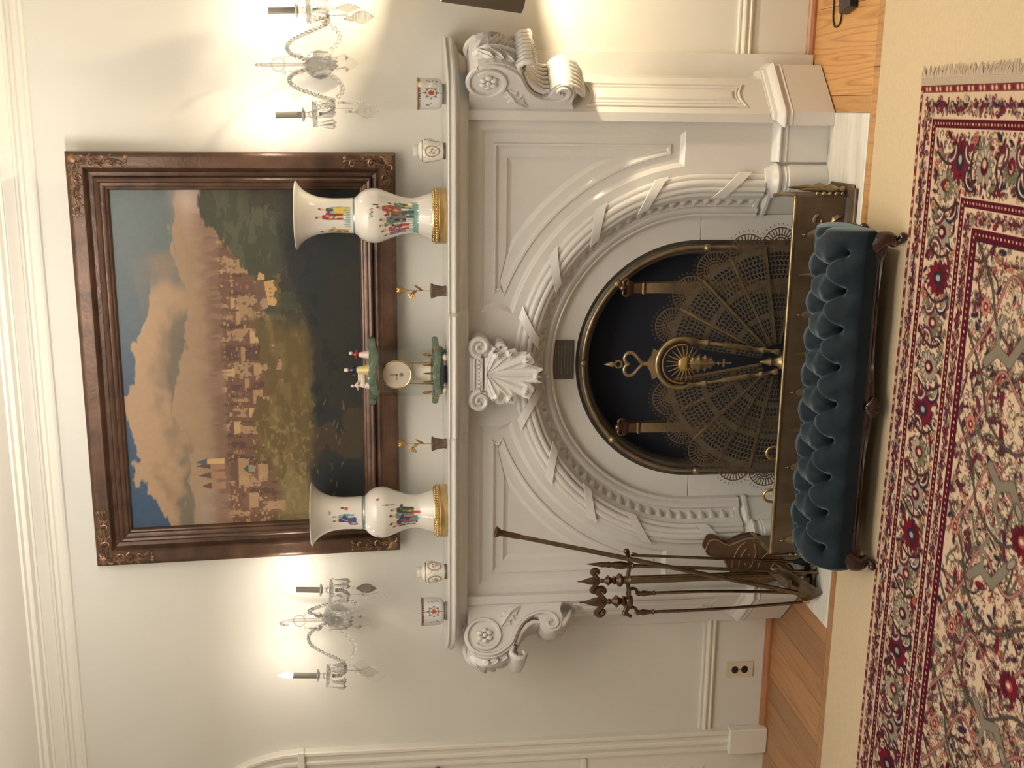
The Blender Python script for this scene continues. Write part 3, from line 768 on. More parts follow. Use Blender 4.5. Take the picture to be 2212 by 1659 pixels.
# carved corners: scrolls and leaves in low relief along both arms
def corner_relief(arm1, arm2):
    m = MB()
    m.sphere((.026, -.056, .026), .018, 10, 6, (1, .35, 1))
    for arm, flip in ((arm1, 0), (arm2, 1)):
        def P(u, w, h=.056): return (u, -h, w) if not flip else (w, -h, u)
        s = .05; k = 0
        while s < arm:
            f_ = 1-.45*(s/arm); c = .031+(.006 if k % 2 else -.006); sg = 1 if k % 2 else -1
            sp_ = spiral((s, c), .019*f_, .003, 1.4, -sg*PI/2, 18, sg)
            m.tube([P(u, w, .0555+.0015*math.sin(i)) for i, (u, w) in enumerate(sp_)], [.0042*f_+.0012-.0022*i/18 for i in range(19)], 5)
            m.tube([P(s-.02, c-sg*.012), P(s+.004, c-sg*.020*f_), P(s+.026, c-sg*.012*f_), P(s+.036, c)], [.003, .0045*f_, .0035*f_, .002], 5)
            for j in range(3):
                m.tube([P(s+.012+j*.004, c), P(s+.024+j*.004, c+sg*(.004+.006*j)), P(s+.032+j*.003, c+sg*(.003+.009*j)*f_)], [.002, .0038*f_, .0015], 5)
            s += .034; k += 1
        for j in range(3): m.sphere(P(arm+.012, .018+.012*j, .054), .008-.001*j, 8, 5, (1, .5, 1))
    return m
for sx, sz in ((-1, 0), (1, 0), (-1, 1), (1, 1)):
    m = corner_relief(.200, .185) if sz else corner_relief(.215, .165)
    m.v = [((-PW/2+p[0]) if sx < 0 else (PW/2-p[0]), p[1], p[2] if not sz else PH-p[2]) for p in m.v]
    m.build('corner_carving', 'frame_gilt', PT, True, 60)
# canvas
nx, nz = 420, 300
x0, x1, z0, z1 = -PW/2+.130, PW/2-.130, .130, PH-.130
a = np.linspace(0, 1, nx)[None, :]; b = np.linspace(0, 1, nz)[:, None]   # a left-right, b top-bottom
N1 = vnoise(nz, nx, 4, 5, 1, 5); N2 = vnoise(nz, nx, 9, 7, 2, 5); N3 = vnoise(nz, nx, 30, 14, 3, 4); N4 = vnoise(nz, nx, 5, 40, 4, 3); N5 = vnoise(nz, nx, 60, 80, 5, 2)
img = np.zeros((nz, nx, 3), np.float32)
def mixc(m, c, al=1.0):
    global img
    m = (np.clip(m, 0, 1)*al)[..., None].astype(np.float32); img = img*(1-m)+lin(c)*m
def ss(e0, e1, x): t = np.clip((x-e0)/(e1-e0), 0, 1); return t*t*(3-2*t)
img[:] = lin((52, 74, 98))
mixc(ss(.25, .8, a+0*b+.2*(N1-.5)), (92, 100, 100), .9)
mixc(ss(.75, .95, a+.1*(N2-.5)+0*b), (98, 108, 108), .6)
# upper clouds, brown gold
n_ = N2-.5
edge1 = .050+.025*np.sin(a*11+1)+.015*np.sin(a*31)+.07*np.clip(.20-a, 0, 1)/.20+.10*np.clip(a-.66, 0, 1)/.1*.9
mixc(ss(0, .012, b-edge1-.20*n_-.06*(N3-.5))*(1-ss(.70, .78, a+.12*n_)), (160, 131, 102))
mixc(ss(0, .05, b-edge1-.05-.22*n_)*(1-ss(.66, .76, a+.12*n_))*ss(.42, .6, N1), (124, 104, 82), .8)
mixc(ss(.0, .05, b-.19-.16*n_-.03*np.sin(a*7))*(1-ss(.62, .70, a+.1*n_)), (98, 92, 82), .85)
mixc(np.exp(-((a-.79)/.05)**2-((b-.20)/.06)**2)*1.6+(N2-.6)*2, (134, 112, 92), .7*1)
# lower cloud bank and evening sky
e2 = .245+.02*np.sin(a*13)+.03*np.clip(a-.55, 0, 1)
mixc(ss(0, .012, b-e2-.14*n_-.04*(N3-.5)), (152, 126, 100))
mixc(ss(.28, .40, b+.05*(N4-.5)+0*a), (128, 104, 86), .8)
mixc(ss(.80, .98, a+0*b)*ss(.27, .30, b), (164, 138, 126), .75)
mixc(np.exp(-((a-1.0)/.06)**2-((b-.30)/.05)**2), (196, 176, 166), .9)
mixc(ss(.0, .22, .22-a)*ss(.24, .30, b), (150, 140, 128), .6)
mixc(ss(.33, .39, b+.05*(N4-.5)+0*a), (112, 86, 70), .85)
mixc((N4 > .56)*ss(.30, .34, b)*1.0, (140, 112, 92), .5)
# plain and town
mixc(ss(.415, .425, b+.02*(N3-.5)+0*a)*1.0, (104, 76, 60))
mixc((N4+.4*(N3-.5) > .60)*ss(.40, .42, b), (160, 130, 98), .8)
mixc((N4+.4*(N3-.5) < .40)*ss(.40, .42, b), (76, 56, 48), .8)
class Pc(Canvas):
    def __init__(s, arr):
        s.a = arr; s.H, s.W = arr.shape[:2]; s.x0 = s.y0 = 0.0; s.res = 1.0/(s.W-1)
        s.X = np.linspace(0, 1, s.W).astype(np.float32); s.Y = (np.arange(s.H)*s.res).astype(np.float32)
pc = Pc(img); K = (nz-1)/(nx-1)     # y on this canvas runs 0..K
rng = random.Random(11)
for i in range(620):
    px = rng.random(); py = (.415+.165*rng.random()**1.2*(1.0 if px < .72 else .45))*K; w = rng.uniform(.003, .013); h = rng.uniform(.0025, .008)
    c = rng.choice([(168, 136, 98), (156, 124, 90), (140, 106, 82), (104, 74, 60), (92, 68, 56), (112, 82, 66), (176, 146, 106), (84, 74, 58), (96, 78, 62), (120, 96, 74)])
    pc.poly([(px, py), (px+w, py), (px+w, py+h), (px, py+h)], c, .7)
    if rng.random() < .35: pc.poly([(px-.001, py), (px+w*.5, py-h*.7), (px+w+.001, py)], (104, 72, 58), .8)
def house(px, py, w, h, c=(196, 162, 108), roof=(104, 72, 60)):
    py *= K; h *= K
    pc.poly([(px, py), (px+w, py), (px+w*.96, py+h), (px+w*.06, py+h*.9)], c, .72)
    pc.poly([(px-.006, py), (px+w*.45, py-h*.7), (px+w+.006, py)], roof)
for (px, py, w, h) in ((.045, .495, .05, .045), (.12, .455, .085, .05), (.135, .54, .05, .045), (.28, .445, .04, .03), (.33, .515, .03, .03), (.37, .535, .045, .04), (.46, .54, .03, .035), (.24, .56, .035, .04), (.555, .53, .035, .045), (.61, .475, .04, .02), (.42, .50, .03, .02), (.50, .49, .045, .018), (.66, .455, .03, .02)):
    house(px, py, w, h, rng.choice([(182, 150, 106), (166, 136, 98), (190, 158, 112)]), rng.choice([(104, 74, 62), (96, 72, 64), (116, 82, 66)]))
house(.16, .50, .022, .03, (140, 148, 120), (64, 78, 80))
for px, t_ in ((.185, .275), (.155, .285), (.122, .30)):     # church spires
    pc.poly([(px-.012, .40*K), (px-.010, .33*K), (px, t_*K), (px+.010, .33*K), (px+.012, .40*K)], (150, 112, 86)); pc.poly([(px-.010, .34*K), (px, t_*K), (px+.010, .34*K)], (88, 70, 60))
pc.poly([(.19, .32*K), (.205, .32*K), (.207, .40*K), (.19, .40*K)], (190, 158, 108)); pc.poly([(.187, .325*K), (.197, .275*K), (.208, .325*K)], (74, 84, 96))
for px in (.475, .463): pc.poly([(px-.006, .46*K), (px, .41*K), (px+.006, .46*K)], (180, 148, 106))
img = pc.a
# trees and meadow
tree1 = ss(0, .012, b-.575-.05*np.sin(a*17)-.18*(N3-.5)-.06*n_)*(1-ss(.60, .66, a+.06*n_))
mixc(tree1, (92, 78, 46)); mixc(tree1*ss(.48, .62, N3), (118, 100, 62), .6); mixc(tree1*ss(.6, .75, N5)*ss(.4, .3, a), (140, 118, 80), .5)
mixc(ss(0, .02, .16-a+.1*(N3-.5))*ss(.60, .66, b)*(1-ss(.74, .8, b)), (118, 104, 66), .6)
td = ss(0, .015, b-(.60-.26*ss(.62, 1.0, a))-.14*(N3-.5)-.10*n_)*ss(.58, .66, a+.08*n_)
mixc(td, (64, 66, 52)); mixc(td*(N3 > .55), (84, 84, 64), .6); mixc(td*(N2 > .55)*ss(.6, .7, b+.3*(a-.6)), (56, 50, 42), .8)
pc = Pc(img)
pc.poly([(.672, .575*K), (.712, .555*K), (.742, .565*K), (.738, .60*K), (.68, .612*K)], (104, 80, 64)); pc.poly([(.655, .592*K), (.672, .575*K), (.69, .59*K), (.684, .615*K), (.66, .61*K)], (150, 126, 104))
pc.poly([(.668, .612*K), (.735, .596*K), (.742, .64*K), (.70, .655*K), (.662, .648*K)], (186, 148, 96)); pc.poly([(.742, .57*K), (.765, .578*K), (.757, .60*K), (.741, .60*K)], (190, 150, 96))
for k in range(3): pc.ell(.692+.012*k, .622*K, .002, .004, (120, 86, 56))
for k in range(26): pc.ell(.655+.10*rng.random(), (.64+.02*rng.random())*K, .006, .006, rng.choice([(70, 68, 48), (84, 78, 52), (96, 84, 56)]))
img = pc.a
lo = ss(0, .06, b-.755-.10*n_-.08*(N1-.5)+.10*ss(.55, .8, a))
mixc(lo, (44, 44, 40)); mixc(lo*(N1 > .52), (38, 42, 46), .8); mixc(lo*(N2 > .56)*(a < .35), (66, 56, 40), .8); mixc(lo*(N2 < .38), (32, 34, 36), .7)
rg2 = random.Random(3); pc = Pc(img)
for i in range(60):
    px, py = rg2.random()*.4, (.62+.3*rg2.random())*K; an = rg2.uniform(-.6, .6); L = rg2.uniform(.006, .02)
    pc.line([(px, py), (px+L*math.cos(an), py+L*math.sin(an))], .0012, (132, 112, 82), .6)
img = pc.a*(1+.10*(N5[..., None]-.5)); g_ = img.mean(-1, keepdims=True); img = (g_+(img-g_)*.95)*.92
P = np.zeros((nz, nx, 3), np.float32); P[..., 0] = x0+(x1-x0)*a; P[..., 2] = z1+(z0-z1)*b; P[..., 1] = -.010
me = grid_mesh('canvas', P, img); me.materials.append(MAT['oil_paint'])
link('canvas', me, None, PT, fix=False)

# ================================================================ tall famille vases on gilt stands
def solid_lathe(name, prof, n, canvas, material, parent, thick=.004):
    """prof outer (r,z) bottom->top; pigments from canvas over (angle*R, z)"""
    pr = prof+[(prof[-1][0]-thick*.5, prof[-1][1]+thick*.4)]+[(max(.004, r-thick), z) for r, z in reversed(prof[len(prof)//2:])]
    H = len(pr); th = np.linspace(0, 2*PI, n, endpoint=False)
    P = np.zeros((H, n, 3), np.float32); A = np.zeros((H, n, 3), np.float32)
    for j, (r, z) in enumerate(pr):
        P[j, :, 0] = r*np.sin(th); P[j, :, 1] = r*np.cos(th); P[j, :, 2] = z    # theta = PI faces -y
        if j < len(prof):
            yi = np.clip(((z-canvas.y0)/canvas.res), 0, canvas.H-1); xi = np.clip((th-canvas.x0)/canvas.res, 0, canvas.W-1)
            A[j] = canvas.a[int(round(yi)), np.round(xi).astype(int)]
        else: A[j] = lin((232, 228, 220))
    me = grid_mesh(name, P, A, closed_u=True); me.materials.append(MAT[material])
    return link(name, me, None, parent, True, 60, fix=False)
def dense(prof, step=.0028):
    out = []
    pts_ = [Vector((r, z, 0)) for r, z in prof]; sm = bez(pts_, 10)
    out.append((sm[0].x, sm[0].y))
    for p, q in zip(sm, sm[1:]):
        n = max(1, int((q-p).length/step))
        for k in range(1, n+1): t = k/n; out.append((p.x+(q.x-p.x)*t, p.y+(q.y-p.y)*t))
    return out
WHITE = (226, 221, 212)
def figure(c, x, z, h, robe, sash, face=-1, hair=(30, 26, 30), lean=0.0):
    """small robed figure painted on the glaze; x is angle, widths are scaled to it"""
    w = h*8.5
    c.poly([(x-w*.22, z), (x+w*.24, z), (x+w*.20+lean, z+h*.42), (x+w*.14+lean, z+h*.72), (x-w*.12+lean, z+h*.72), (x-w*.24+lean, z+h*.45)], robe)
    c.poly([(x-w*.05, z), (x+w*.12, z), (x+w*.08+lean, z+h*.5), (x-w*.03+lean, z+h*.5)], sash)
    c.line([(x-w*.22, z+h*.1), (x-w*.20+lean, z+h*.45)], h*.035, (40, 40, 50)); c.line([(x+w*.1, z+h*.05), (x+w*.16+lean, z+h*.6)], h*.03, (60, 50, 50))
    c.poly([(x+lean, z+h*.66), (x+face*w*.42+lean, z+h*.52), (x+face*w*.40+lean, z+h*.44), (x+lean, z+h*.46)], robe)
    c.ell(x+lean, z+h*.82, w*.085, h*.095, (214, 176, 146)); c.ell(x+lean-face*w*.03, z+h*.905, w*.065, h*.035, hair); c.ell(x+lean-face*w*.02, z+h*.95, w*.025, h*.02, hair); c.line([(x-w*.10, z+h*.30), (x+w*.16+lean, z+h*.36)], h*.022, (44, 42, 50)); c.ell(x-w*.08+lean, z+h*.55, w*.05, h*.05, sash); c.ell(x+w*.06, z+h*.18, w*.05, h*.04, (200, 186, 150))
def vase_canvas(kind):
    c = Canvas(0, 2*PI, 0, .50, .0030, WHITE)
    g = (96, 140, 132); f = PI
    if kind == 0:
        c.line([(0, .279), (6.3, .279)], .003, (84, 112, 120)); c.line([(0, .282), (6.3, .282)], .001, (150, 170, 172))
        for k in range(16): xx = f-.9+.12*k; c.poly([(xx, .062), (xx+.10, .062), (xx+.07, .085+.02*(k % 3)), (xx+.03, .10+.015*(k % 2))], g, .8)
        c.poly([(f-.75, .055), (f+1.2, .055), (f+1.15, .075), (f-.75, .08)], g, .85)
        figure(c, f-.18, .075, .105, (60, 86, 70), (120, 112, 118), -1, lean=.05); figure(c, f+.08, .10, .095, (116, 116, 124), (60, 60, 68), 1)
        figure(c, f-.38, .12, .085, (150, 66, 58), (190, 120, 110), 1); figure(c, f+.52, .09, .10, (150, 60, 56), (206, 150, 140), -1); figure(c, f+.28, .125, .07, (84, 118, 100), (200, 190, 160), -1)
        figure(c, f-.62, .08, .085, (90, 112, 96), (190, 170, 120), 1); figure(c, f+.78, .10, .08, (108, 96, 120), (180, 120, 110), -1)
        c.ell(f+.34, .155, .05, .017, (40, 44, 66)); c.ell(f+.36, .158, .03, .010, (220, 216, 208)); c.ell(f-.5, .205, .025, .012, (50, 42, 42))
        for k in range(5): c.line([(f-.35+.07*k, .215+.008*(k % 2)), (f-.30+.07*k, .225-.01*(k % 2))], .003, (60, 34, 34))
        figure(c, f-.42, .305, .10, (108, 170, 186), (206, 182, 86), 1); figure(c, f-.05, .315, .10, (140, 50, 62), (200, 180, 140), -1, lean=.05); figure(c, f+.95, .30, .10, (190, 170, 120), (150, 60, 56), -1)
        c.poly([(f-.62, .300), (f-.20, .300), (f-.22, .345), (f-.55, .35)], (206, 182, 90)); c.ell(f-.42, .362, .09, .014, (40, 36, 52)); c.ell(f-.42, .362, .04, .006, (196, 84, 60))
        for k in range(9): xx = f-.6+.14*k; c.poly([(xx, .292), (xx+.12, .292), (xx+.09, .306+.010*(k % 2)), (xx+.02, .312)], g, .75)
    else:
        c.line([(0, .279), (6.3, .279)], .006, (58, 74, 74)); c.line([(0, .279), (6.3, .279)], .002, (120, 140, 130))
        figure(c, f-.10, .085, .10, (104, 120, 112), (150, 160, 150), 1, lean=-.05); figure(c, f+.12, .075, .11, (58, 58, 88), (150, 62, 84), -1, lean=.05); figure(c, f-.42, .085, .095, (44, 66, 66), (120, 120, 70), -1); figure(c, f+.35, .08, .09, (116, 96, 110), (206, 190, 160), -1)
        c.poly([(f-.40, .062), (f-.22, .062), (f-.24, .09), (f-.38, .10)], (172, 60, 50)); c.ell(f+.10, .085, .13, .018, (96, 132, 124)); c.ell(f-.1, .10, .06, .016, (196, 110, 84))
        c.ell(f-.85, .225, .05, .008, (160, 50, 46)); c.ell(f+.85, .228, .07, .006, (170, 60, 56)); c.ell(f-.62, .185, .05, .012, (40, 62, 56), .5)
        figure(c, f-.12, .315, .085, (110, 150, 162), (170, 196, 204), 1); figure(c, f+.22, .305, .095, (62, 66, 104), (176, 120, 136), -1, lean=-.12)
        c.poly([(f-.1, .31), (f+.45, .30), (f+.48, .33), (f, .345)], (70, 74, 112)); c.ell(f-.62, .345, .10, .008, (170, 60, 52)); c.ell(f-.66, .36, .06, .008, (60, 40, 44)); c.ell(f+.33, .318, .08, .010, (190, 150, 160))
        for k in range(4): c.line([(f-.50+.06*k, .405+.006*(k % 2)), (f-.44+.06*k, .415-.010*(k % 2))], .003, (60, 40, 44))
    for k in range(12):
        c.ell(1.2*math.cos(k)+(0 if k % 2 else 6.0), .1+.03*k, .05, .010, (120, 150, 140) if k % 3 else (170, 80, 70))
    return c
vprof = dense([(.078, .0), (.081, .006), (.074, .030), (.063, .065), (.062, .085), (.066, .115), (.080, .155), (.093, .190), (.0955, .210), (.092, .235), (.080, .258), (.068, .270), (.0635, .278), (.0615, .290), (.060, .330), (.0605, .365), (.066, .405), (.080, .440), (.098, .462), (.116, .475), (.120, .479)])
def gilt_stand(par):
    s = MB().lathe([(.001, 0), (.098, 0), (.0995, .003), (.0995, .026), (.098, .028), (.096, .029), (.097, .033), (.094, .036), (.095, .040), (.090, .044), (.084, .046), (.082, .050), (.001, .050)], 48)
    o = s.build('gilt_stand', 'brass', par, True, 30)
    bd = MB()
    for k in range(56):
        a_ = 2*PI*k/56; bd.sphere((.0955*math.cos(a_), .0955*math.sin(a_), .0355), .0045, 6, 4); a_ += PI/56; bd.sphere((.089*math.cos(a_), .089*math.sin(a_), .0445), .004, 6, 4)
    b_ = bd.build('beaded_edge', 'brass', o, True, 80); b_['kind'] = 'stuff'
ZM = 1.3502
for kind, x, y, lb in ((0, .543, -.200, 'tall trumpet vase with turquoise and red robed figures, at the right beside the tulip'), (1, -.535, -.200, 'tall trumpet vase with dark blue robed figures and a black collar line, at the left')):
    v = thing('porcelain_vase', lb, 'vase', (x, y, ZM), group='pair of tall vases on the mantel')
    gilt_stand(v)
    o = solid_lathe('vase_body', vprof, 220, vase_canvas(kind), 'painted_porcelain', v); o.location = (0, 0, .0405)
    v.scale = (.982, .982, .982)
    if kind == 1: o.scale = (1, 1, .955)

# small lidded jars and square-sided cachepots
def jar_canvas(kind):
    c = Canvas(0, 2*PI, 0, .11, .0012, (228, 224, 216)); f = PI
    br = (112, 92, 66)
    if kind == 0:      # jar: oval medallions with a flower spray, small dashes around
        for k in range(16):
            for j in range(5): c.ell(.1+k*.4+(.2 if j % 2 else 0), .022+j*.012, .04, .0018, (140, 120, 104))
        for ff in (f, f+PI, f+1.45, f-1.45):
            c.ell(ff, .046, .52, .029, (228, 224, 216)); c.ell(ff, .046, .50, .027, (150, 130, 84), edge=(110, 92, 60), ew=.05); c.ell(ff, .046, .40, .0215, (228, 224, 216), petals=22, pd=.06)
            for k in range(12): c.ell(ff+random.uniform(-.24, .24), .046+random.uniform(-.011, .011), .05, .0030, random.choice([(120, 90, 110), (150, 92, 90), (96, 110, 86), (176, 120, 120)]))
        c.line([(0, .0795), (6.3, .0795)], .002, (84, 66, 48)); c.line([(0, .004), (6.3, .004)], .003, (60, 52, 56))
    else:              # cachepot: dark scalloped rim and crest medallion
        c = Canvas(0, 2*PI, 0, .11, .0012, (206, 204, 202))
        for k in range(40): c.ell(k*2*PI/40, .090, .07, .005, (92, 62, 44))
        c.line([(0, .0945), (6.3, .0945)], .003, (92, 62, 44))
        for ff in (f-.05, f+PI):
            c.ell(ff, .050, .16, .010, (150, 70, 50)); c.ring(ff, .050, .28, .018, .002, (110, 86, 72))
            for k in range(8): a_ = k*PI/4; c.ell(ff+.36*math.cos(a_), .050+.022*math.sin(a_), .05, .004, (104, 82, 70))
            c.line([(ff, .073), (ff, .080)], .02, (104, 82, 70)); c.line([(ff, .022), (ff, .027)], .02, (104, 82, 70))
        for ff in (f+.75, f-.85):
            for k in range(6): c.ell(ff+random.uniform(-.1, .1), .05+random.uniform(-.02, .02), .05, .003, (116, 96, 88))
        c.line([(0, .0035), (6.3, .0035)], .0015, (100, 80, 70))
    return c
jprof = dense([(.026, .008), (.029, .012), (.035, .028), (.0405, .048), (.0415, .060), (.039, .074), (.032, .085), (.024, .092), (.0185, .095), (.0185, .098)], .0012)
cprofp = dense([(.030, .010), (.040, .013), (.048, .020), (.0515, .032), (.0522, .055), (.0525, .080), (.0535, .094)], .0012)
for k, (x, y, lb) in enumerate(((.762, -.185, 'small white porcelain jar with oval flower medallion, beside the right cachepot'), (-.775, -.205, 'small white porcelain jar with oval medallion, left of the tall blue figure vase'))):
    j = thing('porcelain_jar', lb, 'jar', (x, y, ZM), (0, 0, (.0 if k == 0 else -.45)), group='small jars on the mantel')
    solid_lathe('jar_body', jprof, 160, jar_canvas(0), 'painted_porcelain', j, .003)
    MB().lathe([(.001, 0), (.0285, 0), (.029, .003), (.027, .009), (.001, .010)], 32).build('foot', 'dark_pot', j, True, 30)
    MB().lathe([(.001, .097), (.0205, .097), (.021, .099), (.021, .1105), (.019, .112), (.001, .112)], 32).build('lid', 'porcelain', j, True, 30)
for k, (x, y, lb) in enumerate(((.951, -.190, 'small white cachepot with brown crest and dark rim, rightmost on the mantel'), (-.938, -.195, 'small white cachepot with dark rim, leftmost on the mantel'))):
    j = thing('cachepot', lb, 'pot', (x, y, ZM), (0, 0, 0 if k == 0 else .35), group='white cachepots on the mantel')
    solid_lathe('pot_body', cprofp, 160, jar_canvas(1), 'painted_porcelain', j, .004)
    MB().lathe([(.001, 0), (.034, 0), (.035, .003), (.032, .008), (.033, .012), (.001, .013)], 32).build('foot', 'candle_sleeve', j, True, 30)
    MB().lathe([(.0500, .0935), (.0538, .0935), (.0540, .0955), (.0500, .0958)], 40, caps=False).build('gilt_rim', 'gilt_rim', j, True)

# bud vases holding a single gilt tulip
for k, (x, y, lb) in enumerate(((.282, -.21, 'gilt tulip sprig in a small fluted dark pot, right of the clock'), (-.276, -.21, 'gilt tulip sprig in a small fluted dark pot, left of the clock'))):
    t = thing('tulip_ornament', lb, 'ornament', (x, y, ZM), (0, 0, .15-.3*k), group='gilt tulip pots on the mantel')
    pot = MB(); rows = []
    for (r, z) in ((.0175, 0), (.0175, .006), (.016, .009), (.0165, .014), (.0185, .030), (.0225, .044), (.0255, .050), (.0265, .052), (.0245, .053), (.020, .046)):
        rows.append([((r*(1+.05*math.cos(18*2*PI*i/72)))*math.cos(2*PI*i/72), (r*(1+.05*math.cos(18*2*PI*i/72)))*math.sin(2*PI*i/72), z) for i in range(72)])
    pot.grid(rows, closed_v=True); pot.add(rows[-1], [tuple(range(72))]); pot.add(rows[0], [tuple(range(71, -1, -1))])
    pot.build('pot', 'dark_pot', t, True, 40)
    MB().lathe([(.0245, .0515), (.0268, .0515), (.0270, .0535), (.0245, .0540)], 40, caps=False).build('pot_rim', 'gold_leaf', t, True)
    MB().tube(bez([(0, 0, .045), (.001, 0, .09), (.003, 0, .120), (.004, 0, .144)], 5), .0011, 6).build('stem', 'gold_leaf', t, True)
    bl = MB()
    for p in range(6):
        a_ = p*PI/3; ca, sa = math.cos(a_), math.sin(a_)
        rows = []
        for i in range(7):
            u = i/6; rr = .012*math.sin(PI*(.12+.60*u)) + .002*u; zz = .143+.030*u; w = .0085*math.sin(PI*min(1, .1+.86*u))
            rows.append([(.004+ca*rr-sa*w*s_-ca*.003*s_*s_, sa*rr+ca*w*s_-sa*.003*s_*s_, zz) for s_ in (-1, -.5, 0, .5, 1)])
        bl.grid(rows)
    bl.build('tulip_bloom', 'gold_leaf', t, True, 80)
    for (sx, z0_, dz, L) in ((1, .082, .030, .022), (1, .088, .014, .017), (-1, .10, .028, .014), (-1, .112, .012, .020)):
        lm = MB(); leaf_mesh(lm, [(.002, 0, z0_), (sx*L*.5, -.004, z0_+dz*.5), (sx*L, -.006, z0_+dz)], .005, 3, .0008, (0, -1, 0), n=12, m=5)
        lm.build('gilt_leaf', 'gold_leaf', t, True, 80)
    fl = MB()
    for p, (fx, fz) in enumerate(((-.012, .128), (-.020, .122), (-.014, .116), (-.022, .112))): fl.lathe([(.001, 0), (.004, .001), (.0055, .004), (.003, .005), (.001, .004)], 8, Matrix.Translation((fx, -.008, fz)) @ Matrix.Rotation(1.4, 4, 'X'))
    fl.tube([(.003, 0, .105), (-.008, -.006, .118), (-.022, -.007, .114)], .0008, 5)
    fl.build('blossom_sprig', 'gold_leaf', t, True, 80)

# porcelain clock under a glass cylinder
CK = thing('mantel_clock', 'green porcelain clock under a glass cylinder with small figures on its top', 'clock', (-.004, -.205, ZM))
def wavy(r0, z0, z1, amp, k, lift=0.0, n=96):
    m = MB(); rows = []
    for (dr, z, w) in ((-.012, z0, .2), (0, z0+.002, 1), (.004, (z0+z1)/2, 1), (0, z1-.002, 1), (-.012, z1, .2)):
        rows.append([((r0+dr+amp*w*max(0, math.cos(k*2*PI*i/n))**2*(1 if i % 2 else .96))*math.sin(2*PI*i/n), (r0+dr+amp*w*max(0, math.cos(k*2*PI*i/n))**2)*-math.cos(2*PI*i/n), z+lift*math.cos(k*2*PI*i/n)*w) for i in range(n)])
    m.grid(rows, closed_v=True); m.add(rows[0], [tuple(range(n))]); m.add(rows[-1], [tuple(range(n-1, -1, -1))]); return m
base = wavy(.094, .024, .050, .026, 4, .004).build('base_rim', 'green_glaze', CK, True, 40)
MB().lathe([(.001, .012), (.080, .012), (.086, .016), (.088, .026), (.001, .027)], 40).build('base_plinth', 'dark_green', CK, True, 30)
for k in range(4):
    a_ = PI/4+k*PI/2
    ft = MB().sphere((.080*math.cos(a_), .080*math.sin(a_), .0095), .0105, 10, 8, (1.1, 1.1, .9)); ft.build('foot', 'ivory', CK, True)
MB().box((-.005, -.03, .0065), (.055, .03, .013), bev=.002).build('label_block', 'dark_green', CK)
for k in range(3):
    a_ = -PI/2+(k-1)*1.1
    g = MB()
    for j in range(6): g.sphere((.1*math.cos(a_)+.006*math.cos(j*PI/3)*-math.sin(a_), .1*math.sin(a_)+.006*math.cos(j*PI/3)*math.cos(a_), .037+.006*math.sin(j*PI/3)), .0028, 6, 4)
    g.build('gilt_flower', 'gold_leaf', base, True)
MB().lathe([(.088, .048), (.088, .246)], 56, caps=False).build('glass_cylinder', 'thin_glass', CK, True, 60)
topr = wavy(.098, .244, .272, .024, 4, .006).build('top_rim', 'green_glaze', CK, True, 40)
MB().lathe([(.001, .268), (.085, .268), (.082, .273), (.001, .274)], 40).build('top_plate', 'green_glaze', CK, True, 30)
dl = MB().lathe([(.001, 0), (.0480, 0), (.0480, .006), (.001, .006)], 48, Matrix.Translation((-.006, -.030, .176)) @ Matrix.Rotation(PI/2, 4, 'X')).build('dial', 'ivory', CK, True, 30)
MB().tube([(-.006+.0500*math.cos(2*PI*i/40), -.034, .176+.0500*math.sin(2*PI*i/40)) for i in range(40)], .0032, 8, closed=True).build('dial_bezel', 'brass', dl, True)
h_ = MB().box((-.006, -.0375, .188), (.0016, .001, .026)); h_.box((-.016, -.0375, .176), (.020, .001, .0016)); h_.lathe([(.001, 0), (.003, 0), (.003, .002), (.001, .002)], 12, Matrix.Translation((-.006, -.036, .176)) @ Matrix.Rotation(PI/2, 4, 'X')); h_.build('clock_hands', 'gilt_rim', dl)
MB().lathe([(.001, 0), (.007, 0), (.007, .001), (.001, .001)], 14, Matrix.Translation((-.006, -.0365, .160)) @ Matrix.Rotation(PI/2, 4, 'X')).build('second_dial', 'candle_sleeve', dl)
for sx in (-.045, .034): MB().tube([(sx, -.02, .05), (sx*.92, -.022, .13)], [.003, .002], 8).build('dial_support', 'gold_leaf', CK, True)
MB().lathe([(.040, .05), (.044, .056), (.036, .075), (.030, .10), (.034, .118), (.001, .120)], 24, Matrix.Translation((-.004, .015, 0))).build('movement_base', 'ivory', CK, True, 50)
def figurine(par, x, y, z, h, coat, skirt, name='figurine', lean=0):
    f = MB().lathe([(.001, 0), (.24*h, .0), (.21*h, .10*h), (.13*h, .45*h), (.10*h, .50*h)], 14, Matrix.Translation((x, y, z))).build(name, skirt, par, True, 50)
    MB().lathe([(.09*h, .46*h), (.13*h, .60*h), (.125*h, .70*h), (.05*h, .77*h), (.04*h, .80*h)], 12, Matrix.Translation((x+lean*.3, y, z))).build('coat', coat, f, True, 50)
    MB().sphere((x+lean, y, z+.88*h), .085*h, 10, 8).build('head', 'ivory', f, True)
    ar = MB(); [ar.tube([(x+s_*.10*h, y, z+.68*h), (x+s_*.20*h, y-.05*h, z+.58*h), (x+s_*.15*h+lean*2, y-.14*h, z+.62*h)], [.04*h, .038*h, .03*h], 7) for s_ in (1, -1)]
    ar.build('arm', coat, f, True)
    MB().sphere((x+lean, y+.01*h, z+.94*h), .075*h, 10, 6, (1, 1, .7)).build('hair', 'ivory', f, True)
    return f
mat('blue_coat', (.01, .012, .05), .25); mat('red_coat', (.22, .02, .02), .25); mat('yellow_breech', (.5, .40, .14), .3); mat('pale_coat', (.62, .50, .44), .3)
figurine(CK, .012, -.03, .273, .088, 'blue_coat', 'yellow_breech'); figurine(CK, .062, -.01, .273, .070, 'red_coat', 'pale_coat', lean=.006); figurine(CK, -.050, .0, .273, .066, 'pale_coat', 'pale_coat', lean=-.003)
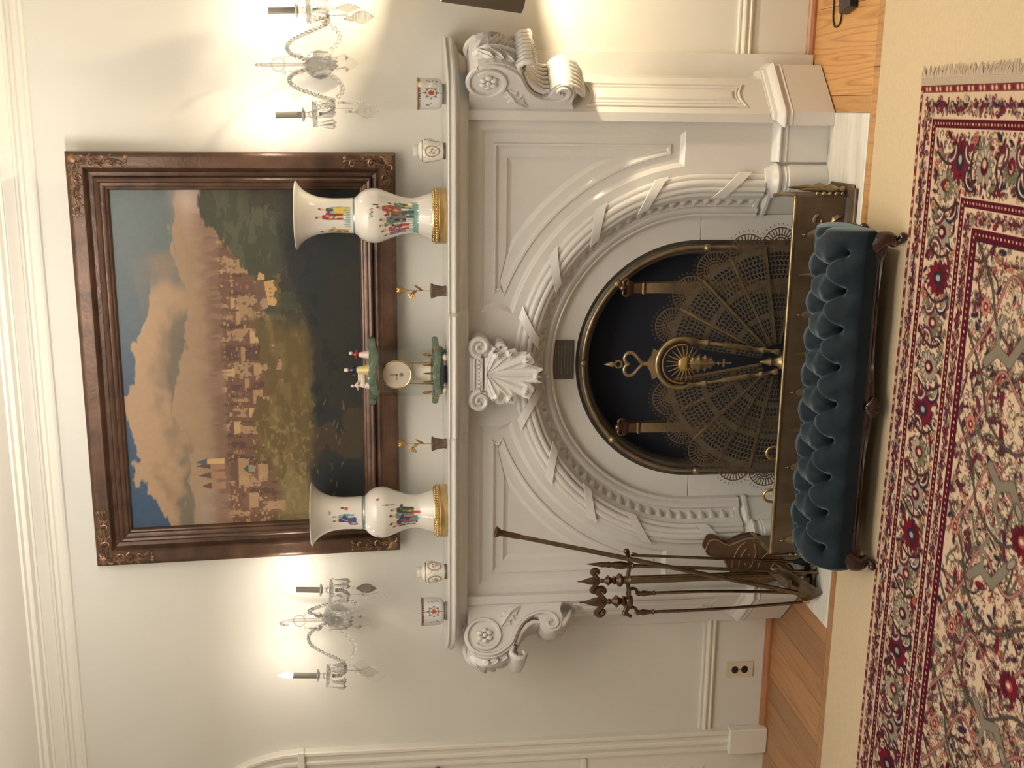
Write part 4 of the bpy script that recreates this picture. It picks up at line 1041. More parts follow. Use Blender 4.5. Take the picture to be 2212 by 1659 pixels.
MB().box((-.028, .0, .293), (.052, .026, .018), bev=.005).box((-.028, .012, .306), (.056, .010, .014), bev=.004).build('porcelain_sofa', 'ivory', CK)
for sx in (-.049, -.007): MB().tube([(sx, -.008, .286), (sx*1.02, -.012, .273)], .003, 7).build('sofa_leg', 'ivory', CK, True)
for k, (x, z, s_) in enumerate(((.066, .058, .014), (-.068, .058, .014), (.030, .056, .012), (-.030, .055, .012), (.0, .054, .010))):
    lf = MB(); leaf_mesh(lf, [(x, -.05, z-.006), (x*1.02, -.052, z+.012), (x*1.04, -.05, z+.030)], s_*.5, 3, .001, (0, -1, 0), n=12, m=5)
    lf.build('gilt_spray', 'gold_leaf', CK, True, 80)
# ================================================================ crystal wall sconces
def drop_prism(L, w):
    """faceted hanging drop, top at 0, pointing down"""
    rows = [(.0012, 0), (w*.38, -L*.45), (w*.5, -L*.78), (.0008, -L)]
    return MB().lathe(rows, 4), rows
def facet(L, w, n=5):
    m = MB().lathe([(.0010, 0), (w*.30, -L*.40), (w*.50, -L*.80), (.0006, -L)], n)
    m.sphere((0, 0, .0065), .0050, 8, 6); return m
drop_me = facet(.060, .024).mesh('prism_drop'); drop_me.materials.append(MAT['crystal'])
def leafdrop():
    m = MB(); n = 18; t = .0035
    out = [(.023*math.sin(PI*(i/n))*(1+.10*(i % 2)), -.080*i/n) for i in range(n+1)]
    lp = out+[(-x, z) for x, z in reversed(out[1:-1])]
    m.prism([lp], -t, t); m.sphere((0, 0, .007), .0055, 8, 6); return m
leaf_me = leafdrop().mesh('pendant_leaf'); leaf_me.materials.append(MAT['crystal'])
bulb_me = MB().lathe([(.0035, 0), (.0085, .006), (.0115, .016), (.0100, .028), (.0055, .040), (.0020, .050), (.0004, .055)], 14).mesh('bulb'); bulb_me.materials.append(MAT['bulb_glow'])
sleeve_me = MB().lathe([(.001, 0), (.0105, 0), (.0105, .090), (.008, .092), (.001, .092)], 20).mesh('candle_sleeve'); sleeve_me.materials.append(MAT['candle_sleeve'])
cup_me = MB().lathe([(.001, -.058), (.006, -.058), (.005, -.052), (.016, -.046), (.036, -.040), (.043, -.034), (.043, -.030), (.034, -.033), (.014, -.036), (.010, -.030), (.012, -.022), (.008, -.016), (.009, -.006), (.021, -.002), (.025, .002), (.023, .005), (.010, .004), (.001, .004)], 20).mesh('candle_cup'); cup_me.materials.append(MAT['crystal'])
for m_ in (bulb_me, sleeve_me, cup_me):
    fix_normals(m_); m_.polygons.foreach_set('use_smooth', [True]*len(m_.polygons)); m_.set_sharp_from_angle(angle=math.radians(35))
bead_me = MB().sphere((0, 0, 0), .0080, 8, 6).mesh('crystal_bead'); bead_me.materials.append(MAT['crystal'])
def sconce(label, loc, roll, seed, turn=0.0):
    rg = random.Random(seed)
    S = thing('wall_sconce', label, 'sconce', loc, (0, roll, turn), group='crystal sconces beside the painting')
    MB().lathe([(.001, 0), (.046, 0), (.050, .004), (.047, .010), (.030, .016), (.026, .026), (.014, .032), (.001, .034)], 12, Matrix.Rotation(PI/2, 4, 'X')).build('backplate', 'crystal_soft', S)
    cb = MB()
    for i in range(9):
        a = i*2*PI/9; cb.sphere((.030*math.cos(a), -.034, .006+.030*math.sin(a)), .011, 6, 5, (1, .8, 1))
    cb.lathe([(.001, -.045), (.010, -.040), (.022, -.020), (.026, 0), (.022, .020), (.010, .036), (.004, .046), (.001, .048)], 10, Matrix.Translation((0, -.055, .005)))
    cb.build('crystal_boss', 'crystal_soft', S)
    MB().tube([(0, -.055, .045), (0, -.060, .12), (0, -.066, .165), (0, -.080, .195), (0, -.104, .205), (0, -.118, .190), (0, -.116, .172)], [.006, .006, .0055, .005, .005, .0045, .003], 7).build('centre_stem', 'crystal', S)
    MB().tube([(.022*math.cos(2*PI*i/20), -.070, .135+.022*math.sin(2*PI*i/20)) for i in range(20)], .0032, 6, closed=True).build('stem_ring', 'crystal', S)
    for s in (1, -1):
        inst('prism_drop', drop_me, S, Matrix.Translation((s*.026, -.075, .108)))
        # arm: rope-twisted S curve
        pth = bez([(s*.012, -.050, .030), (s*.030, -.085, .080), (s*.050, -.115, .098), (s*.074, -.140, .080), (s*.100, -.160, .020), (s*.120, -.175, -.034), (s*.146, -.190, -.048), (s*.165, -.200, -.028), (s*.166, -.202, .000)], 7)
        n = len(pth); arm = MB()
        arm.tube(pth, [.0042]*n, 6)
        tw = []
        for i, p in enumerate(pth):
            tg_ = (pth[min(i+1, n-1)]-pth[max(i-1, 0)]).normalized(); nn = tg_.cross(Vector((0, 1, .2))).normalized(); bb = tg_.cross(nn)
            tw.append((p, nn, bb))
        for ph in (0, PI):
            hel = []
            for i in range(n*2-1):
                a, b_ = tw[i//2], tw[min(i//2+(i % 2), n-1)]; p = (a[0]+b_[0])/2; an = i*1.05+ph
                hel.append(p+(a[1]*math.cos(an)+a[2]*math.sin(an))*.0052)
            arm.tube(hel, .0030, 5)
        arm.build('arm', 'crystal', S, True, 60)
        top = Vector((s*.166, -.202, .052))
        cup = inst('candle_cup', cup_me, S, Matrix.Translation(top))
        cd_ = inst('candle', sleeve_me, S, Matrix.Translation(top+Vector((0, 0, .003))))
        inst('bulb', bulb_me, cd_, Matrix.Translation((0, 0, .0925)))
        for i in range(6):
            a = i*PI/3+.3; inst('prism_drop', drop_me, cup, Matrix.Translation((.040*math.cos(a), .040*math.sin(a), -.047)) @ Matrix.Rotation(rg.uniform(-.12, .12), 4, 'Y'))
        for i in range(3):
            a = rg.uniform(0, 6.28); inst('pendant_leaf', leaf_me, S, Matrix.Translation((s*.150+.020*math.cos(i*2.1), -.190+.020*math.sin(i*2.1), -.074-.022*i)) @ Matrix.Rotation(a, 4, 'Z'))
        MB().tube([(s*.148, -.190, -.05), (s*.150, -.190, -.112)], .0010, 5).build('pendant_wire', 'chrome_pin', S)
        # bead chain from the arm to the centre
        for i in range(9):
            t = i/8; inst('crystal_bead', bead_me, S, Matrix.Translation((s*(.034+.100*t), -.085-.095*t, -.030-.050*math.sin(PI*t)+.0*t)))
        for i in range(4):
            t = i/3; inst('crystal_bead', bead_me, S, Matrix.Translation((s*(.140+.004*t), -.192, -.040+.042*t)))
    for i in range(10):
        a = i*2*PI/10; inst('prism_drop', drop_me, S, Matrix.Translation((.036*math.cos(a), -.062+.020*math.sin(a), .012-.022*math.sin(a)**2)) @ Matrix.Rotation(.25*math.cos(a), 4, 'Y'))
    for i, (x, z) in enumerate(((0, -.060), (-.020, -.045), (.020, -.045))):
        inst('pendant_leaf' if i == 0 else 'prism_drop', leaf_me if i == 0 else drop_me, S, Matrix.Translation((x, -.062, z)))
    return S
sconce('crystal two-candle sconce on the wall to the right of the painting', (1.046, -.001, 1.778), math.radians(-2), 1)
sconce('crystal two-candle sconce on the wall to the left of the painting', (-1.030, -.001, 1.772), math.radians(3.2), 2, math.radians(6))

# ================================================================ lamp at the right edge
LP = thing('floor_lamp', 'lamp with a dark brown shade at the right edge beside the mantel', 'lamp', (1.405, -.42, 0))
shd = MB(); n = 40
prof = [(.205, 1.124), (.176, 1.372), (.1735, 1.372), (.2025, 1.124)]
shd.lathe([(.206, 1.126), (.177, 1.376)], n, caps=False).build('lamp_shade', 'lamp_shade', LP, True, 60)
MB().lathe([(.2045, 1.126), (.1755, 1.376)], n, caps=False).build('shade_lining', 'lamp_shade_lining', LP, True, 60)
MB().lathe([(.2035, 1.124), (.2065, 1.124), (.2065, 1.128), (.2035, 1.128)], n, caps=False).build('shade_rim', 'lamp_shade', LP, True)
MB().lathe([(.001, 0), (.13, 0), (.135, .008), (.11, .020), (.03, .03), (.014, .05), (.012, .6), (.016, .62), (.012, .64), (.011, 1.14), (.018, 1.16), (.014, 1.19), (.001, 1.192)], 28, Matrix.Translation((0, 0, .007))).build('lamp_stand', 'old_brass', LP, True, 40)
MB().sphere((0, 0, 1.245), .030, 16, 12, (1, 1, 1.2)).build('lamp_bulb', 'lamp_bulb_glow', LP, True)
for k in range(3):
    a = k*2*PI/3; MB().tube([(.012*math.cos(a), .012*math.sin(a), 1.19), (.1755*math.cos(a), .1755*math.sin(a), 1.37)], .0018, 6).build('shade_spider', 'old_brass', LP, True)

# power adapter on the floor with its cord
AD = thing('power_adapter', 'black power adapter box lying on the oak floor at the right', 'adapter', (1.262, -.335, .0), (0, 0, .25))
MB().box((0, 0, .017), (.055, .085, .033), bev=.004).build('adapter_body', 'black_plastic', AD)
MB().tube(bez([(.0, .042, .018), (-.012, .075, .008), (-.036, .105, .004), (-.034, .145, .004), (.0, .160, .004), (.06, .15, .004), (.12, .16, .004)], 8), .0032, 7).build('cord', 'black_plastic', AD, True)
MB().tube(bez([(.0, -.042, .015), (.012, -.058, .006), (.032, -.060, .012), (.040, -.040, .020), (.036, -.024, .010), (.060, -.018, .004), (.12, -.03, .004)], 8), .0030, 7).build('cord', 'cream_plastic', AD, True)

# wall socket
OU = thing('wall_outlet', 'cream double power socket with black receptacles low on the left wall', 'socket', (-1.341, -.0005, .126))
MB().box((0, -.0025, 0), (.070, .005, .116), bev=.002).build('cover_plate', 'cream_plastic', OU)
for z in (.0205, -.0205):
    MB().lathe([(.001, 0), (.0165, 0), (.0160, .0022), (.001, .0022)], 20, Matrix.Translation((0, -.0045, z)) @ Matrix.Rotation(PI/2, 4, 'X') @ Matrix.Diagonal((1, .86, 1, 1))).build('receptacle', 'socket_black', OU, True, 30)
MB().lathe([(.001, 0), (.003, 0), (.0028, .001), (.001, .001)], 10, Matrix.Translation((0, -.0048, 0)) @ Matrix.Rotation(PI/2, 4, 'X')).build('screw', 'chrome_pin', OU)
# ================================================================ andirons behind the screen
for k, (x, lb) in enumerate(((.290, 'brass andiron with a square tapering column, behind the fan screen on the right'), (-.225, 'brass andiron with a square tapering column, behind the fan screen on the left'))):
    an = thing('andiron', lb, 'andiron', (x, -.215, .0045), group='pair of andirons')
    MB().lathe([(.001, 0), (.052, 0), (.050, .02), (.032, .035), (.028, .06), (.001, .06)], 4, Matrix.Rotation(PI/4, 4, 'Z')).build('base', 'dark_brass', an)
    MB().lathe([(.034, .055), (.030, .2), (.025, .640), (.001, .641)], 4, Matrix.Rotation(PI/4, 4, 'Z')).build('column', 'old_brass', an)
    MB().lathe([(.001, .636), (.027, .636), (.030, .640), (.030, .646), (.025, .650), (.024, .680), (.030, .684), (.036, .694), (.038, .700), (.001, .702)], 4, Matrix.Rotation(PI/4, 4, 'Z')).build('capital', 'bronze', an)
    fl = MB()
    for s in (1, -1): fl.tube(bez([(0, 0, .70), (s*.018, 0, .716), (s*.030, 0, .706), (s*.026, 0, .694)], 5), [.005]*15+[.003], 7)
    fl.sphere((0, 0, .716), .013, 10, 8); fl.build('finial', 'bronze', an, True, 60)
    MB().box((0, .085, .045), (.022, .17, .022), bev=.003).build('log_bar', 'iron', an)

# ================================================================ brass peacock-fan fire screen
FS = thing('fire_screen', 'pierced brass peacock-fan fire screen standing in the fireplace opening', 'fire screen', (.040, -.335, .0045))
HZ = .165
def blade():
    m = MB(); half_a = math.radians(9.6); R0, R1, nr = .055, .372, 21
    # pierced lattice: rows of long slots, alternating
    for i in range(nr):
        r0 = R0+(R1-R0)*i/nr; r1 = R0+(R1-R0)*(i+1)/nr
        na = 3+int(i/3)
        for j in range(na):
            a0 = -half_a+2*half_a*j/na; a1 = -half_a+2*half_a*(j+1)/na
            if i % 2: a0 += half_a/na*.0
            solid = (i % 7 == 6)
            P = lambda r, a: (r*math.sin(a), 0, r*math.cos(a))
            if solid: m.add([P(r0, a0), P(r0, a1), P(r1, a1), P(r1, a0)], [(0, 1, 2, 3)]); continue
            da = (a1-a0)*.20; dr = (r1-r0)*.15; sk = (a1-a0)*(.15 if i % 2 else -.15)
            o_ = [P(r0, a0), P(r0, a1), P(r1, a1), P(r1, a0)]; q = [P(r0+dr, a0+da+sk), P(r0+dr, a1-da+sk), P(r1-dr, a1-da-sk), P(r1-dr, a0+da-sk)]
            m.add(o_+q, [(0, 1, 5, 4), (1, 2, 6, 5), (2, 3, 7, 6), (3, 0, 4, 7)])
    return m
bl_me = blade().mesh('fan_blade'); bl_me.materials.append(MAT['fan_brass'])
rib = MB().box((0, -.001, .215), (.0075, .0025, .32)).mesh('blade_rib'); rib.materials.append(MAT['old_brass'])
def medallion():
    m = MB(); n = 22; c = (0, 0); P = lambda r, a: (r*math.sin(a), 0, r*math.cos(a))
    def ann(r0, r1, a0=-2.25, a1=2.25, k=30):
        m.grid([[P(r0, a0+(a1-a0)*i/k) for i in range(k+1)], [P(r1, a0+(a1-a0)*i/k) for i in range(k+1)]])
    ann(.0, .020); ann(.024, .029); ann(.033, .037); ann(.056, .060)
    for i in range(14):
        a = -2.2+4.4*i/13; m.add([P(.019, a-.06), P(.019, a+.06), P(.034, a+.04), P(.034, a-.04)], [(0, 1, 2, 3)])
    for i in range(n):
        a = -2.2+4.4*i/(n-1); w = .05
        m.add([P(.036, a-w*1.1), P(.036, a+w*1.1), P(.057, a+w*.75), P(.057, a-w*.75)], [(0, 1, 2, 3)])
        b0, b1, bm = a-.105, a+.105, a
        m.add([P(.0590, b0), P(.0625, b0+.03), P(.0705, bm), P(.0745, bm)], [(0, 1, 2, 3)]); m.add([P(.0590, b1), P(.0625, b1-.03), P(.0705, bm), P(.0745, bm)], [(0, 1, 2, 3)])
    return m
md_me = medallion().mesh('medallion'); md_me.materials.append(MAT['dark_brass'])
angs = [-88, -71, -53, -36, -18.5, 18.5, 36, 53, 71, 88]        # from vertical, clockwise to the right
for k, d in enumerate(angs):
    a = math.radians(d); layer = abs(d)/90*.020*(1)
    M_ = Matrix.Translation((0, .012+layer*.6+.004*(k % 2), HZ)) @ Matrix.Rotation(a, 4, 'Y') @ Matrix.Scale(1.10, 4)
    b_ = inst('fan_blade', bl_me, FS, M_)
    inst('blade_rib', rib, b_, Matrix.Translation((0, -.001, 0)) @ Matrix.Rotation(math.radians(9), 4, 'Y'))
    inst('medallion', md_me, b_, Matrix.Translation((0, .001, .372)))
hb = MB().lathe([(.001, 0), (.085, 0), (.085, .008), (.055, .016), (.030, .030), (.016, .05), (.014, .09), (.022, .10), (.040, .118), (.046, .135), (.042, .148), (.026, .155), (.030, .163), (.018, .172), (.012, .190), (.016, .2), (.010, .215), (.003, .235), (.001, .238)], 24)
hb.build('base', 'old_brass', FS, True, 40)
for s in (1, -1):
    p0, p1 = Vector((s*.035, -.004, HZ+.005)), Vector((s*.082, -.006, .500)); d = p1-p0
    post = MB(); L = d.length
    pr_ = [(.001, 0), (.011, 0), (.012, .012), (.007, .02), (.0065, .05), (.011, .056), (.011, .066), (.007, .072), (.0065, .10), (.010, .105), (.011, .12), (.009, .13), (.012, .14), (.009, .15), (.012, .16), (.009, .17), (.012, .18), (.009, .19), (.011, .20), (.0065, .21), (.0065, .26), (.012, .266), (.012, .276), (.008, .282), (.009, .31), (.013, .318), (.013, L), (.001, L)]
    post.lathe(pr_, 12, Matrix.Translation(p0) @ d.to_track_quat('Z', 'Y').to_matrix().to_4x4()); post.build('side_post', 'old_brass', FS, True, 40)
# horseshoe crest with pierced sunburst
hs = [(.088*math.cos(t), -.006, .525+.088*math.sin(t)) for t in [math.radians(-18+216*i/26) for i in range(27)]]
MB().tube(hs, .0095, 8, flat=1.3).build('crest_ring', 'old_brass', FS, True, 60)
hs = [(.070*math.cos(t), -.012, .525+.070*math.sin(t)) for t in [math.radians(-10+200*i/22) for i in range(23)]]
MB().tube(hs, .0045, 6).build('inner_ring', 'brass', FS, True, 60)
cr = MB().prism([[(-.060, .596), (-.048, .612), (-.055, .628), (-.030, .634), (-.012, .646), (.012, .646), (.030, .634), (.055, .628), (.048, .612), (.060, .596), (.030, .606), (0, .610), (-.030, .606)]], -.014, .0); cr.build('crest_cap', 'old_brass', FS)
sun = MB(); sun.lathe([(.001, 0), (.026, 0), (.025, .006), (.016, .011), (.001, .013)], 20, Matrix.Translation((0, -.008, .512)) @ Matrix.Rotation(PI/2, 4, 'X')); sun.build('sun_boss', 'brass', FS, True, 40)
for i in range(18):
    a = math.radians(-60+300*i/17); c, s_ = math.cos(a), math.sin(a)
    MB().tube([(.024*c, -.010, .512+.024*s_), (.045*c, -.011, .512+.045*s_), (.066*c, -.010, .514+.066*s_)], [.0035, .0028, .0016], 6).build('sun_ray', 'brass', FS, True)
lf = MB(); leaf_mesh(lf, [(0, -.016, .505), (0, -.020, .470), (0, -.016, .430), (0, -.014, .402)], .034, 5, .003, (0, -1, 0), n=30, m=9); lf.build('leaf_drop', 'old_brass', FS, True, 70)
cr = MB().tube([(0, -.012, .402), (0, -.012, .345)], .004, 7); cr.tube([(-.014, -.012, .372), (.014, -.012, .372)], .004, 7); cr.sphere((0, -.012, .390), .007, 8, 6); cr.build('cross_drop', 'old_brass', FS, True)
ht = []
for i in range(33):
    t = 2*PI*i/32; ht.append((.0026*16*math.sin(t)**3*1.0, -.006, .700-(-.0026)*(13*math.cos(t)-5*math.cos(2*t)-2*math.cos(3*t)-math.cos(4*t))*.95))
MB().tube(ht, .0068, 8).build('heart_handle', 'old_brass', FS, True, 60)
nk = MB().tube([(0, -.006, .640), (0, -.006, .668)], [.010, .007], 8); nk.tube([(.012*math.cos(2*PI*i/14), -.006, .750+.012*math.sin(2*PI*i/14)) for i in range(14)], .0045, 6, closed=True)
nk.lathe([(.004, .760), (.011, .770), (.008, .780), (.003, .796), (.0005, .802)], 10, Matrix.Translation((0, -.006, 0))); nk.build('finial', 'old_brass', FS, True, 60)

# ================================================================ low brass fender
FE = thing('brass_fender', 'low dark brass hearth fender with leaf studs behind the blue footstool', 'fender', (0, -.450, .0045))
xl, xr, hgt = -.640, .633, .190
MB().box(((xl+xr)/2, 0, hgt/2+.008), (xr-xl, .006, hgt-.012), bev=.002).build('front_panel', 'dark_brass', FE)
MB().tube([(xl, 0, hgt), (xr, 0, hgt)], .0065, 10).build('top_rail', 'old_brass', FE, True)
MB().box(((xl+xr)/2+.003, -.040, .006), (xr-xl+.055, .050, .011), bev=.003).build('base_step', 'dark_brass', FE)
for s, x in ((1, xr), (-1, xl)):
    sp = MB().box((x, .080, hgt/2+.008), (.006, .16, hgt-.012), bev=.002); sp.build('side_panel', 'dark_brass', FE)
    MB().tube(bez([(x, 0, hgt), (x, .08, hgt+.004), (x-s*.006, .145, hgt+.008), (x-s*.010, .170, hgt+.016)], 5), .0065, 8).build('side_rail', 'old_brass', FE, True)
    MB().box((x+s*.018, .06, .005), (.045, .20, .009), bev=.003).build('side_base', 'dark_brass', FE)
    for yy in (.02, .13):
        MB().lathe([(.001, .014), (.011, .014), (.013, .022), (.006, .032), (.012, .045), (.017, .060), (.011, .075), (.006, .085), (.010, .10), (.007, .125), (.005, .15), (.001, .175)], 12, Matrix.Translation((x+s*.020, yy, 0))).build('side_baluster', 'old_brass', FE, True, 50)
    for j in range(5): MB().sphere((x+s*.008, -.006, .030+.022*j), .007, 8, 6).build('edge_bead', 'old_brass', FE, True)
def stud():
    m = MB(); rows = []
    for i in range(9):
        t = i/8; w = .019*math.sin(PI*(t**.75))*(1-.15*t)+.0008
        rows.append([(w*s_, -.003-.007*(1-s_*s_)*math.sin(PI*min(1, t+.05)), -.030+.060*t) for s_ in (-1, -.6, 0, .6, 1)])
    m.grid(rows); m.tube([(0, -.006, .028), (0, -.006, .044)], [.003, .0012], 6); m.sphere((0, -.006, .034), .0042, 6, 5); return m
def ridge():
    m = MB(); rows = []
    for i in range(7):
        t = i/6; w = .006*math.sin(PI*t)+.0006; rows.append([(w*s_, -.003-.004*(1-abs(s_)), -.045+.09*t) for s_ in (-1, 0, 1)])
    return m.grid(rows)
st_me = stud().mesh('leaf_stud'); st_me.materials.append(MAT['old_brass']); st_me.polygons.foreach_set('use_smooth', [True]*len(st_me.polygons))
rd_me = ridge().mesh('ridge'); rd_me.materials.append(MAT['old_brass'])
for k in range(9):
    x = .505-.137*k
    inst('leaf_stud' if k % 2 == 0 else 'ridge_stud', st_me if k % 2 == 0 else rd_me, FE, Matrix.Translation((x, -.003, .118)))
sc_ = MB().tube([(x_, -.006, z_) for x_, z_ in spiral((.552, .105), .020, .005, .9, .2, 18, 1)], [.007-.004*i/18 for i in range(19)], 7); sc_.build('scroll_mount', 'old_brass', FE, True)
lf = MB(); leaf_mesh(lf, [(.545, -.006, .062), (.560, -.010, .045), (.572, -.008, .022)], .014, 3, .002, (0, -1, 0), n=14, m=5); lf.build('leaf_mount', 'old_brass', FE, True, 70)
for x in (-.245, -.405):
    MB().tube(bez([(x, .010, .185), (x-.004, .012, .215), (x-.022, .014, .226), (x-.042, .014, .214), (x-.046, .012, .190)], 6), .0055, 8).build('lift_handle', 'brass', FE, True, 60)

# ================================================================ fire tools
mat('tool_steel', (.175, .137, .095), .26, metal=.95, var=.25, scale=40)
YT = -.392
def fleur(mb, x, y, z, s=1.0):
    mb.lathe([(.004, 0), (.014, .004), (.018, .012), (.010, .018), (.014, .026), (.022, .034), (.014, .042), (.007, .050), (.010, .058), (.006, .066)], 12, Matrix.Translation((x, y, z)) @ Matrix.Scale(s, 4))
    zz = z+.064*s
    rows = [(.004, 0), (.012, .012), (.017, .028), (.014, .048), (.007, .066), (.003, .080), (.004, .086), (.0008, .094)]
    mb.lathe(rows, 10, Matrix.Translation((x, y, zz)) @ Matrix.Diagonal((s, s*.6, s, 1)))
    for sg in (1, -1):
        pts = bez([(x+sg*.004*s, y, zz+.004*s), (x+sg*.020*s, y, zz+.020*s), (x+sg*.038*s, y, zz+.034*s), (x+sg*.046*s, y, zz+.022*s), (x+sg*.036*s, y, zz+.010*s), (x+sg*.030*s, y, zz+.016*s)], 5)
        n = len(pts); mb.tube(pts, [(.005+.006*math.sin(PI*i/(n-1)))*s for i in range(n)], 7)
TS = thing('tool_stand', 'bronze fire tool stand with fleur-de-lis finials at the left of the hearth', 'tool stand', (-.752, YT, .0045))
MB().box((0, 0, .012), (.10, .075, .024), bev=.006).build('base', 'tool_steel', TS)
MB().tube([(0, 0, .02), (0, 0, .70)], .0150, 14).build('post', 'tool_steel', TS, True, 50)
m = MB(); m.lathe([(.012, .688), (.020, .692), (.016, .70), (.013, .715), (.022, .722), (.026, .730), (.020, .738), (.012, .742), (.010, .750)], 14); fleur(m, 0, 0, .740, .92); m.build('finial', 'bronze', TS, True, 50)
m = MB().tube(bez([(.108, 0, .706), (.060, 0, .694), (0, 0, .700), (-.060, 0, .692), (-.128, 0, .706)], 6), .0075, 8); m.sphere((.112, 0, .708), .011, 8, 6); m.sphere((-.130, 0, .706), .011, 8, 6); m.build('crossbar', 'bronze', TS, True, 60)
m = MB(); fleur(m, -.082, 0, .700, 1.12); m.lathe([(.001, .676), (.018, .680), (.022, .690), (.016, .702), (.001, .704)], 14, Matrix.Translation((-.082, 0, 0))); m.build('finial', 'bronze', TS, True, 50)
for x in (.085, .108):
    m = MB().tube(bez([(x, 0, .700), (x, -.012, .696), (x, -.018, .684), (x-.004, -.014, .672)], 4), .004, 7); m.build('hook', 'bronze', TS, True)

PK = thing('fire_poker', 'slim bronze poker with a spear tip handle hanging on the tool stand', 'poker', (-.730, YT-.045, .0045))
m = MB().tube([(0, .0, 0), (.050, .004, .690)], .0065, 10); m.build('shaft', 'tool_steel', PK, True)
m = MB().lathe([(.004, 0), (.012, .008), (.006, .016), (.010, .026), (.015, .050), (.012, .075), (.008, .086), (.012, .094), (.009, .105), (.010, .12), (.005, .15), (.001, .176)], 12, Matrix.Translation((.050, .004, .685)) @ Matrix.Rotation(.07, 4, 'Y')); m.build('spear_handle', 'bronze', PK, True, 60)
BR = thing('hearth_brush', 'thin bronze hearth brush standing on the hearth between bellows and poker', 'brush', (-.712, -.372, .0045))
MB().tube([(.0, 0, .055), (.052, -.012, .690)], .0055, 10).build('shaft', 'tool_steel', BR, True)
MB().lathe([(.001, .0), (.020, .0), (.018, .035), (.010, .055), (.008, .07), (.001, .07)], 14).build('brush_head', 'black_plastic', BR, True, 50)
SV = thing('fire_shovel', 'long bronze fire shovel leaning across the tool stand with its pan on the hearth', 'shovel', (-.766, -.462, .016))
pa, pb = Vector((-.030, .0, .072)), Vector((.228, .034, 1.172))
m = MB().tube([pa, pa.lerp(pb, .93)], .0085, 12); m.build('shaft', 'tool_steel', SV, True)
d = (pb-pa).normalized(); m = MB().lathe([(.001, 0), (.010, 0), (.011, .05), (.012, .07), (.018, .080), (.021, .086), (.016, .090), (.001, .091)], 14, Matrix.Translation(pa.lerp(pb, .925)) @ d.to_track_quat('Z', 'Y').to_matrix().to_4x4()); m.build('handle_end', 'bronze', SV, True, 40)
pan = MB(); rows = []
u = Vector((-.112, -.016, -.146)); c0 = Vector((.060, .012, .150)); w_ = Vector((.056, -.060, -.036))
for i in range(7):
    t = i/6; wd = .30+.22*min(1, t*2.2); lf_ = .018*(1-t)
    rows.append([c0+u*t+w_*(wd*s_)+Vector((.35, .1, .9)).normalized()*(.022*abs(s_)**3*(1-.6*t)+lf_*.6) for s_ in (-1, -.9, -.6, 0, .6, .9, 1)])
pan.grid(rows); b_ = pan.build('pan', 'tool_steel', SV, True, 50); md = b_.modifiers.new('thick', 'SOLIDIFY'); md.thickness = .003
MB().tube([pa+Vector((0, 0, .0)), Vector((-.020, .010, .100)), c0+u*.35], .007, 8).build('socket', 'bronze', SV, True)
TG = thing('fire_tongs', 'bronze fire tongs with two ring handles, leftmost of the fire tools', 'tongs', (-.868, -.358, .0045))
for s, xt in ((1, .045), (-1, -.030)):
    m = MB().tube(bez([(xt, 0, .590), (xt*.95, 0, .35), (xt*.55, 0, .06), (s*.006, -.005, .012), (s*.004, -.014, .004)], 6), .0062, 9); m.build('tong_arm', 'tool_steel', TG, True)
    m = MB().lathe([(.006, 0), (.010, .005), (.007, .012), (.009, .03), (.012, .045), (.008, .055), (.011, .062), (.007, .070)], 12, Matrix.Translation((xt, 0, .585))); m.build('grip', 'bronze', TG, True, 50)
    m = MB().tube([(xt+.004+.018*math.cos(a), 0, .672+.018*math.sin(a)) for a in [math.radians(-110+290*i/18) for i in range(19)]], [.0062]*19, 8); m.build('ring_handle', 'bronze', TG, True, 60)
MB().lathe([(.001, 0), (.014, 0), (.016, .01), (.010, .02), (.001, .022)], 10, Matrix.Translation((0, -.012, 0))).build('tong_tip', 'brass', TG, True)

# ================================================================ leather bellows leaning by the pillar
BE = thing('fireplace_bellows', 'brown leather fireplace bellows with gilt scroll lines leaning behind the tool stand', 'bellows', (-.792, -.306, .014), (math.radians(-4), math.radians(19.5), 0))
half_o = [(0, .400), (.022, .398), (.032, .385), (.034, .362), (.028, .340), (.030, .318), (.048, .300), (.072, .276), (.088, .246), (.092, .212), (.086, .176), (.070, .138), (.048, .104), (.026, .080), (.018, .058), (.016, .040)]
out = [(x, z) for x, z in half_o]+[(-x, z) for x, z in reversed(half_o[1:])]
MB().prism([out], -.046, -.036).build('front_board', 'leather', BE)
MB().prism([out], .008, .016).build('back_board', 'leather', BE)
body = [(x*.93, z*.99+.002) for x, z in out if z < .33]
for k, (ya, yb, sc) in enumerate(((-.036, -.026, 1.0), (-.026, -.014, .93), (-.014, -.002, 1.0), (-.002, .008, .93))):
    MB().prism([[(x*sc, z) for x, z in body]], ya, yb).build('leather_fold', 'leather', BE)
loop = [(x*.97, -.0475, z) for x, z in out]; MB().tube(loop, .0022, 5, closed=True).build('gilt_edge', 'leather_line', BE, True)
for (pts_) in ([(-.060, .270), (-.030, .285), (.030, .285), (.060, .270)], [(-.035, .258), (-.010, .262), (.015, .262), (.038, .256)], [(-.065, .235), (-.030, .215), (.030, .215), (.065, .235)], [(-.060, .165), (-.025, .185), (.025, .185), (.060, .165)], [(-.040, .125), (0, .140), (.040, .125)], [(-.075, .25), (-.078, .21), (-.070, .17)], [(.075, .25), (.078, .21), (.070, .17)]):
    MB().tube(bez([(x, -.0475, z) for x, z in pts_], 5), .0022, 5).build('scroll_line', 'leather_line', BE, True)
for x in (-.02, .02): MB().sphere((x, -.047, .238), .004, 6, 5).build('gilt_dot', 'leather_line', BE, True)
MB().lathe([(.001, 0), (.006, 0), (.009, .05), (.013, .07), (.001, .072)], 12, Matrix.Translation((0, -.014, -.008))).build('nozzle', 'brass', BE, True, 40)
